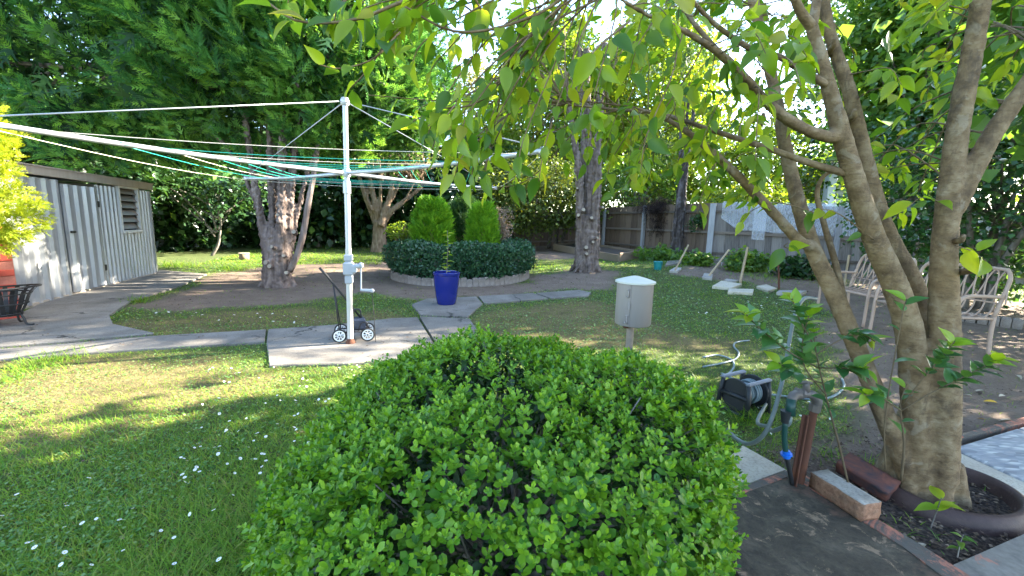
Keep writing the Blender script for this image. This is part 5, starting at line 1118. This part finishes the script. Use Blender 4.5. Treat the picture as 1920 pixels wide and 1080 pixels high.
for (a, b, y) in ((1560, 95, 1.99), (1597, 225, 1.98), (1795, 455, 1.80), (1812, 512, 1.80), (1430, 230, 2.2)):
    p = PY(a, b, y); MB().tube([p + [.01, .04, 0], p + [-.015, -.03, .012], p + [-.03, -.05, .03]], [.016, .012, .008], 7, jit=.2).build('twig_stub', M['bark_fore'], ft, True)
anchors = np.vstack([spline(v[0], 60)[8:] for k, v in LB.items() if k not in ('limb_i',)] + [spline(v[0], 60)[38:] for v in ST.values()])
TWX = MB(); PLt, ALt, NLt, SLt, MTt = [], [], [], [], []
def leaf_on(p, dirn, s_, n_=None):
    PLt.append(p); ALt.append(dirn); NLt.append(n_ if n_ is not None else sph(1)[0] * .6 + np.array([0, -.3, .6])); SLt.append(s_)
def twig(path, rad, leaves, lsz, f0=.3):
    P = spline(path, 14); TWX.tube(P, [rad, rad * .45], 5)
    for i in range(leaves):
        f = f0 + (1 - f0) * (i + rng.random() * .5) / leaves; q = f * 13; j = min(12, int(q)); p = P[j] + (P[j + 1] - P[j]) * (q - j); tg = nrm(P[j + 1] - P[j])
        side = np.cross(tg, [0, 0, 1.]); side = nrm(side) * (1 if i % 2 else -1) if np.linalg.norm(side) > .1 else sph(1)[0]
        dd = tg * .5 + side * .75 + np.array([0, 0, -.42 + rng.normal(0, .5)]) + .40 * sph(1)[0]; pe = p + nrm(dd) * .012
        leaf_on(pe, dd, lsz * (.6 + .65 * rng.random()))
# the long thin twigs that cross the gap, traced at their own distances
for pts, r, nl_, ls in (([(1100, -40, 1.42), (1000, 30, 1.4), (860, 60, 1.38), (743, 3, 1.36)], .006, 10, .085), ([(860, -40, 1.30), (743, 8, 1.32), (660, 38, 1.34), (560, 40, 1.36), (490, -5, 1.38)], .006, 16, .085), ([(1052, 10, 1.45), (989, 95, 1.48), (911, 176, 1.5)], .007, 12, .085),
                        ([(800, -20, 1.5), (750, 40, 1.5), (690, 130, 1.5), (650, 172, 1.5)], .004, 8, .08), ([(990, 95, 1.48), (900, 190, 1.5), (820, 205, 1.55), (770, 230, 1.55)], .004, 9, .09), ([(750, 60, 1.35), (700, 110, 1.33), (640, 128, 1.32), (600, 122, 1.3)], .003, 5, .10),
                        ([(880, -20, 1.5), (905, 30, 1.5), (900, 90, 1.55), (850, 130, 1.55)], .004, 8, .095), ([(1180, 200, 2.0), (1090, 190, 1.95), (960, 190, 1.9), (840, 190, 1.85), (690, 178, 1.8)], .004, 7, .085), ([(1180, 40, 1.4), (1130, 80, 1.2), (1110, 100, 1.05)], .004, 2, .10), ([(1280, 20, 1.4), (1300, 30, 1.2), (1310, 10, 1.05)], .004, 2, .12),
                        ([(1040, 200, 2.0), (985, 280, 2.0), (965, 330, 2.0), (968, 345, 2.0)], .003, 6, .10), ([(1180, 200, 2.0), (1090, 225, 1.95), (1030, 250, 1.9), (985, 275, 1.9)], .004, 14, .085), ([(1120, 195, 2.0), (1000, 330, 2.0), (930, 352, 2.0), (915, 356, 2.0)], .003, 5, .09), ([(1480, 465, 2.0), (1470, 462, 1.95), (1478, 455, 1.9)], .003, 3, .09), ([(1530, 400, 2.05), (1460, 380, 2.0), (1410, 395, 1.95), (1385, 420, 1.95)], .003, 5, .09), ([(1240, 214, 2.08), (1180, 340, 2.05), (1150, 365, 2.0)], .003, 6, .09),
                        ([(1790, 460, 1.8), (1820, 470, 1.75), (1850, 490, 1.7)], .003, 4, .10), ([(1765, 380, 1.85), (1730, 370, 1.8), (1700, 390, 1.75)], .003, 5, .09), ([(1640, 450, 1.8), (1560, 395, 1.9), (1500, 400, 1.95)], .003, 4, .09)):
    twig([PY(a, b, y) for a, b, y in pts], r, nl_, ls, .12)
dens = [([(800, 60), (960, -40), (1500, -60), (1500, 230), (1330, 320), (1230, 330), (1000, 270), (860, 260), (790, 210)], 118, (1.35, 2.9), .078), ([(1050, 230), (1240, 240), (1480, 280), (1500, 370), (1330, 360), (1180, 330)], 20, (1.9, 2.8), .075), ([(480, -60), (840, -60), (800, 60), (620, 60)], 16, (1.3, 1.9), .085),
        ([(1450, -60), (1960, -60), (1960, 180), (1700, 300), (1560, 200)], 34, (1.7, 3.2), .075), ([(760, 170), (900, 200), (950, 290), (860, 290)], 8, (1.5, 2.2), .085), ([(1560, 250), (1750, 260), (1740, 380), (1640, 400)], 14, (2.2, 3.0), .075)]
for poly, n, (ya, yb_), ls in dens:
    xs0 = [p[0] for p in poly]; ys0 = [p[1] for p in poly]; c = 0
    while c < n:
        a, b = rng.uniform(min(xs0), max(xs0)), rng.uniform(min(ys0), max(ys0))
        if not inpoly(np.array([a]), np.array([b]), poly)[0]: continue
        e = PY(a, b, rng.uniform(ya, yb_)); dist = np.linalg.norm(anchors - e, axis=1) + rng.random(len(anchors)) * .15; o_ = anchors[dist.argmin()]
        v = e - o_; L_ = np.linalg.norm(v); mid = o_ + v * .5 + np.array([0, 0, .12 * L_]) + rng.normal(0, .05 * L_, 3)
        twig([o_, mid, e, e + nrm(v) * .06 + [0, 0, -.07]], .0022 + .0022 * min(L_, 1.2), int(rng.integers(7, 12)), ls, .35); c += 1
for i in range(100):                                   # the crown goes on above the frame
    e = np.array([rng.uniform(.1, 2.9), rng.uniform(1.0, 3.4), rng.uniform(3.0, 5.2)]); o_ = anchors[(np.linalg.norm(anchors - e, axis=1) + rng.random(len(anchors)) * .4).argmin()]; v = e - o_
    twig([o_, o_ + v * .5 + rng.normal(0, .08, 3), e, e + nrm(v) * .1], .008, 14, .095, .4)
TWX.build('twigs', M['bark_fore'], ft, True, kind='stuff')
PLt, ALt, NLt, SLt = np.array(PLt), np.array(ALt), np.array(NLt), np.array(SLt)
split_leaves(ft, PLt, ALt, NLt, SLt, rng.random(len(PLt)), LONG, M['tri_leaf'], 'foliage', 300)

M['bark_stem'] = plain('thin brown stem', (.10, .068, .035), .8, 0, .3, 20)
# suckers and seedlings round the tree foot
def shoot(name, label, stems, nleaf, lsz, mats, y_, group=None):
    base = stems[0][0]; t = thing(name, label, 'sapling', base)
    for i, P in enumerate(stems):
        Q = spline(P, 16); MB().tube(Q, [.0055 if i == 0 else .0032, .0018], 6).build('stem', M['bark_stem'], t, True); k = nleaf[i]
        for j in range(k):
            f = .35 + .65 * (j + .5) / k; q = min(14.99, f * 15); u_ = int(q); p = Q[u_] + (Q[u_ + 1] - Q[u_]) * (q - u_); tg = nrm(Q[u_ + 1] - Q[u_]); a = j * 2.4 + rng.random()
            X, _, N = frames(tg[None], np.array([[.2, .1, 1.]])); dd = tg * .55 + X[0] * math.cos(a) + N[0] * math.sin(a) * .55 + np.array([0, 0, .05]); m = mats[i] if f < .84 else 'young'
            o = link('leaf', LEAFM[m], t); o.matrix_basis = leaf_obj_matrix(p, dd, np.array([0, -.2, 1.]) + .35 * sph(1)[0], lsz * (.55 + .55 * rng.random()))
    return t
LONGW = T_long(.30, .22)
LEAFM = {m: cloud_mesh('leaf', np.zeros((1, 3)), np.array([[0, 1., 0]]), np.array([[0, 0, 1.]]), 1.0, LONGW, M[m], np.zeros(1)) for m in ('tri_dark', 'young', 'midleaf')}
def pts(y, *pp): return [PY(a, b, y + (p[0] if p else 0)) for a, b, *p in pp]
s0 = pts(1.85, (1590, 905), (1572, 830), (1548, 740), (1530, 660), (1525, 610))
shoot('leafy_sapling', 'leafy green sucker in front of the leaning stem above the tap', [s0, pts(1.85, (1535, 690), (1480, 660, -.05), (1430, 620, -.1), (1395, 585, -.15)), pts(1.85, (1548, 740), (1510, 690, -.02), (1505, 640, 0), (1520, 580, .02)), pts(1.85, (1530, 665), (1570, 640), (1610, 625), (1640, 640)), pts(1.85, (1545, 720), (1490, 700, -.05), (1460, 680, -.1)), pts(1.85, (1535, 690), (1580, 690, -.1), (1620, 690, -.15)), pts(1.85, (1528, 650), (1500, 600), (1485, 560))], [14, 24, 24, 18, 17, 17, 14], .088, ['tri_dark'] * 7, 1.85)
s1 = pts(1.72, (1690, 900), (1695, 830), (1688, 760), (1700, 720))
shoot('leafy_sapling', 'leafy sucker with yellow young tips crossing the thick trunk', [s1, pts(1.70, (1690, 770), (1740, 740, -.03), (1790, 715, -.05), (1840, 690, -.08), (1875, 672, -.1)), pts(1.70, (1692, 760), (1730, 710, -.05), (1765, 670, -.08), (1790, 640, -.1)), pts(1.7, (1690, 770), (1650, 745, -.05), (1620, 740, -.08)), pts(1.70, (1660, 880), (1660, 780), (1690, 600), (1700, 560))], [6, 24, 18, 14, 6], .088, ['tri_dark'] * 5, 1.7)
seedling('bright_seedling', 'bright green three leaved seedling inside the edging ring', PY(1745, 990, 1.62), [(0, 0, 0), (.01, 0, .07), (.02, 0, .14)], .075, 4, 'young', .003, t0=.5, droop=.1)
seedling('small_seedling', 'tiny leafy seedling in the litter below the edging ring', PY(1795, 1045, 1.5), [(0, 0, 0), (0, 0, .05), (.005, 0, .10)], .035, 8, 'midleaf', .0025, t0=.25, droop=.1)

# ------------------------------------------------------------------ fallen leaves, litter, grass, daisies
fl_m = [cloud_mesh('fallen_leaf', np.zeros((1, 3)), np.array([[0, 1., 0]]), np.array([[0, 0, 1.]]), 1.0, T_long(.17, .08), mat, np.array([rv])) for mat, rv in ((M['litter'], .95), (plain('yellow leaf', (.50, .28, .02), .6), 0), (plain('pale dry leaf', (.40, .33, .24), .8), 0))]
FLAB = ['large yellow fallen leaf on dark soil right of the thick trunk', 'bleached fallen leaf just above the large yellow leaf', 'curled pale leaf at the right edge below the bench leg', 'dry pale leaf left of the bleached leaf by the trunk', 'brown fallen leaf against the right side of the trunk', 'tiny yellow leaf near the kerb strip',
        'long pale leaf lying beside the kerb strip at the right edge', 'brown leaf overlapping soil just left of the large yellow leaf', 'long pale dry leaf in the litter below the edging ring', 'small pale leaf close to the trunk on dark soil', 'small dry leaf at the end of the pale brick', 'tiny pale leaf on grass near the tap', 'pale leaf near the right bench leg']
for i, (a, b, k, sz, az) in enumerate(((1870, 758, 1, .10, 1.4), (1885, 745, 2, .10, 1.9), (1905, 705, 2, .11, 2.6), (1845, 735, 2, .08, 1.3), (1810, 781, 0, .09, 1.5), (1848, 790, 1, .05, .4), (1905, 793, 2, .11, 1.4), (1838, 738, 0, .07, 2.2), (1735, 1025, 2, .10, 1.9), (1822, 745, 2, .06, .3), (1625, 1002, 2, .05, 2.3), (1480, 815, 2, .04, 1.0), (1860, 700, 2, .07, 2.9))):
    g = G(a, b); o = link('fallen_leaf', fl_m[k]); m = np.eye(4); m[:3, :3] = rot(az, rng.normal(0, .15), rng.normal(0, .3)) * sz; m[:3, 3] = g + [0, 0, .012]; o.matrix_basis = Matrix(m.tolist())
    tag(o, FLAB[i], 'leaf', 'fallen leaves on the bare ground')
n = 9000; x = rng.uniform(1.2, 4.2, n); y = rng.uniform(.9, 3.0, n); k = mask(P_MULCH + [P_DIRT[5]], x, y, .05) & ~inpoly(x, y, P_SLAB); x, y = x[k], y[k]; n = len(x)
litter = link('leaf_litter', cloud_mesh('leaf_litter', np.stack([x, y, .006 + .02 * rng.random(n)], 1), sph(n) * [1, 1, .25], np.array([0, 0, 1.]) + .4 * sph(n), .018 * (.4 + rng.random(n)), DIA, M['litter']), None, 'stuff')
n = 9000; y = .9 * np.exp(rng.random(n) * math.log(12)); x = rng.uniform(-1, 1, n) * (1.35 * y + .5); k = (soft(P_DIRT, x, y) > .4) | (rng.random(n) < .18); k &= ~np.any([inpoly(x, y, p) for p in PATHS], 0); x, y = x[k], y[k]; n = len(x)
link('ground_debris', cloud_mesh('ground_debris', np.stack([x, y, gz(x, y) + .004 + .008 * rng.random(n)], 1), sph(n) * [1, 1, .15], np.array([0, 0, 1.]) + .4 * sph(n), np.maximum(.018, .004 * y) * (.5 + rng.random(n)), DIA, M['litter']), None, 'stuff')

n = 1500; y = 2.5 * np.exp(rng.random(n) * math.log(4)); x = rng.uniform(-1.4, .4, n) * y; k = np.any([inpoly(x, y, p) for p in PATHS], 0) & (vnoise(x, y, 2.5, 91) > .5); x, y = x[k], y[k]; n = len(x)
link('path_litter', cloud_mesh('path_litter', np.stack([x, y, .037 + .006 * rng.random(n)], 1), sph(n) * [1, 1, .1], np.array([0, 0, 1.]) + .3 * sph(n), .022 * (.5 + rng.random(n)), DIA, M['litter']), None, 'stuff')
BLADE = (np.array([(-.5, 0, 0), (.5, 0, 0), (.42, .5, .10), (-.42, .5, .10), (0, 1, .42)]), np.array([(0, 1, 2), (0, 2, 3), (3, 2, 4)]))
def blades(name, x, y, hgt, wid, lean, mat, rnd):
    n = len(x); az = rng.random(n) * 6.28; ln = lean * (.4 + rng.random(n)); A = np.stack([np.cos(az) * ln, np.sin(az) * ln, np.ones(n)], 1); A = nrm(A); N = np.stack([np.cos(az), np.sin(az), -ln], 1); X, A, N = frames(A, N)
    V0, F0 = BLADE; P = np.stack([x, y, gz(x, y) - .004], 1)
    V = P[:, None] + V0[None, :, 0:1] * (wid[:, None] * X)[:, None] + hgt[:, None, None] * (V0[None, :, 1:2] * A[:, None] + V0[None, :, 2:3] * N[:, None])
    Fc = (F0[None] + (np.arange(n) * 5)[:, None, None]).reshape(-1, 3)
    return link(name, mesh_np(name, V.reshape(-1, 3), Fc, mat, True, np.repeat(rnd, 5)), None, 'stuff')
n = 470000; y = .75 * np.exp(rng.random(n) * math.log(24 / .75)); x = rng.uniform(-1, 1, n) * (1.36 * y + .4)
bad = mask(PATHS, x, y, .07, 81) | inpoly(x, y, P_SLAB) | mask(P_MULCH, x, y, .04) | (((x - bc[0]) / 1.65) ** 2 + ((y - bc[1]) / 1.62) ** 2 < 1) | ((np.abs(x - bxc[0]) < .55) & (np.abs(y - bxc[1]) < .45)) | (inpoly(x, y, wp((1300, 900), (1392, 846), (1482, 900), (1366, 951)))) | inpoly(x, y, wp((1780, 880), (1795, 828), (2200, 760), (2200, 1020)))
so = soft(P_DIRT, x, y); pat = vnoise(x, y, 1.3, 51) * .6 + vnoise(x, y, 4, 52) * .4
shed_in = ((x - A0[0]) * SN[0] + (y - A0[1]) * SN[1] < .05) & (x < -5) & (y > 4)
dry = soft(P_DRY, x, y, .3)
lush = np.clip(1.1 - np.hypot(x + 1.1, (y - 1.9) * .9) / 2.0, 0, 1) + np.clip(1 - np.abs(y - 13.0) / 3.5, 0, 1) * (x < -2.5) * .8
prob = np.where(so > .5, .035, np.clip(.30 + pat * .95 - dry * .25 + lush, .22, 1)); k = ~bad & ~shed_in & (rng.random(n) < prob)
x, y, lush, dry, pat = x[k], y[k], lush[k], dry[k], pat[k]; n = len(x)
hgt = (.022 + .030 * rng.random(n)) * (.7 + .6 * pat) + .055 * lush * rng.random(n); hgt *= np.clip(.9 + y * .02, 1, 1.4); wid = np.maximum(.0032, .0011 * y) * (.7 + .6 * rng.random(n))
isdry = rng.random(n) < (.08 + .38 * dry * (1 - np.clip(lush, 0, 1)))
blades('lawn', x[~isdry], y[~isdry], hgt[~isdry], wid[~isdry], .75, M['grass'], np.clip(rng.random((~isdry).sum()) * .6 + .4 * pat[~isdry], 0, .999))
blades('dry_grass', x[isdry], y[isdry], hgt[isdry] * .9, wid[isdry] * .9, 1.8, M['straw'], rng.random(isdry.sum()))
n = 80000; y = .9 * np.exp(rng.random(n) * math.log(14)); x = rng.uniform(-1, 1, n) * (1.4 * y + .5); pat = vnoise(x, y, 1.1, 61)
k = (pat + .25 * rng.random(n) > .48) & ~np.any([inpoly(x, y, p) for p in PATHS + [P_SLAB]], 0) & (soft(P_DIRT, x, y) < .5) & ~mask(P_MULCH, x, y, .05) & (((x - bc[0]) / 1.65) ** 2 + ((y - bc[1]) / 1.62) ** 2 > 1); k &= ~(((x - A0[0]) * SN[0] + (y - A0[1]) * SN[1] < .05) & (x < -5) & (y > 4)); x, y = x[k], y[k]; n = len(x)
link('clover', cloud_mesh('clover', np.stack([x, y, gz(x, y) + .012 + .02 * rng.random(n)], 1), sph(n) * [1, 1, .2], np.array([0, 0, 1.]) + .35 * sph(n), np.maximum(.016, .0052 * y) * (.6 + .7 * rng.random(n)), DIA, M['clover']), None, 'stuff')
# long tufts
tx, ty2, th = [], [], []
for (a, b, r, k, h) in ((60, 690, .28, 260, .15), (120, 670, .22, 150, .13), (560, 780, .2, 200, .10), (1395, 790, .10, 90, .20), (1410, 760, .06, 40, .22), (262, 566, .16, 130, .18), (330, 500, .5, 200, .3), (440, 505, .5, 160, .22), (1560, 860, .12, 60, .12), (1640, 880, .1, 60, .10), (1850, 900, .10, 60, .06), (1700, 1000, .12, 40, .06), (700, 495, .3, 90, .2), (1020, 500, .6, 200, .12), (1270, 495, .5, 160, .16), (0, 720, .2, 120, .12), (1430, 520, .7, 260, .2), (1560, 530, .6, 140, .2)):
    g = G(a, b); tx.append(g[0] + rng.normal(0, r * .5, k)); ty2.append(g[1] + rng.normal(0, r * .5, k)); th.append(h * (.5 + .6 * rng.random(k)))
tx, ty2, th = np.concatenate(tx), np.concatenate(ty2), np.concatenate(th)
blades('grass_tufts', tx, ty2, th, np.maximum(.0045, .0009 * ty2), .9, M['grass'], .3 + .69 * rng.random(len(tx)))
# daisies
db = MB(); 
for i in range(11):
    t = 2 * math.pi * i / 11; c, s_ = math.cos(t), math.sin(t); db.add([(0, 0, .001), (.011 * c - .0026 * s_, .011 * s_ + .0026 * c, .0025), (.0115 * c + .0026 * s_, .0115 * s_ - .0026 * c, .0025)], [(0, 2, 1)], 0)
db.lathe([(.0038, .001), (.0028, .0034), (0, .004)], 6, (0, 0, 0), 1); db.tube([(0, 0, 0), (.002, .001, -.03), (0, 0, -.055)], .0008, 3, 2)
dm = db.mesh('daisy', [M['white'], plain('daisy eye', (.6, .38, .01), .6), M['grass']])
c = 0
DP = [([(400, 690), (660, 680), (660, 760), (560, 870), (340, 930), (330, 760)], 120), ([(640, 680), (850, 665), (780, 720), (660, 740)], 46), ([(0, 900), (420, 820), (480, 1000), (420, 1080), (0, 1080)], 26), ([(1380, 640), (1560, 640), (1560, 800), (1400, 850)], 34), ([(230, 585), (760, 590), (500, 615)], 30), ([(1240, 560), (1480, 560), (1400, 650), (1260, 640)], 30)]
for poly, n in DP:
    xs0 = [p[0] for p in poly]; ys0 = [p[1] for p in poly]; q = 0
    while q < n:
        a, b = rng.uniform(min(xs0), max(xs0)), rng.uniform(min(ys0), max(ys0))
        if not inpoly(np.array([a]), np.array([b]), poly)[0]: continue
        g = G(a, b); z = float(gz(g[0], g[1])) + .045 + .02 * rng.random(); p = G(a, b, .05); o = link('daisy', dm); o.location = (p[0], p[1], z + .008); s_ = (.48 + .32 * rng.random()) * (1.0 if g[1] < 5 else 1.5); o.scale = (s_, s_, s_); o.rotation_euler = (rng.normal(.2, .3), rng.normal(0, .3), rng.random() * 6)
        tag(o, 'small white daisy flowering in the lawn', 'daisy', 'white daisies scattered in the lawn'); q += 1
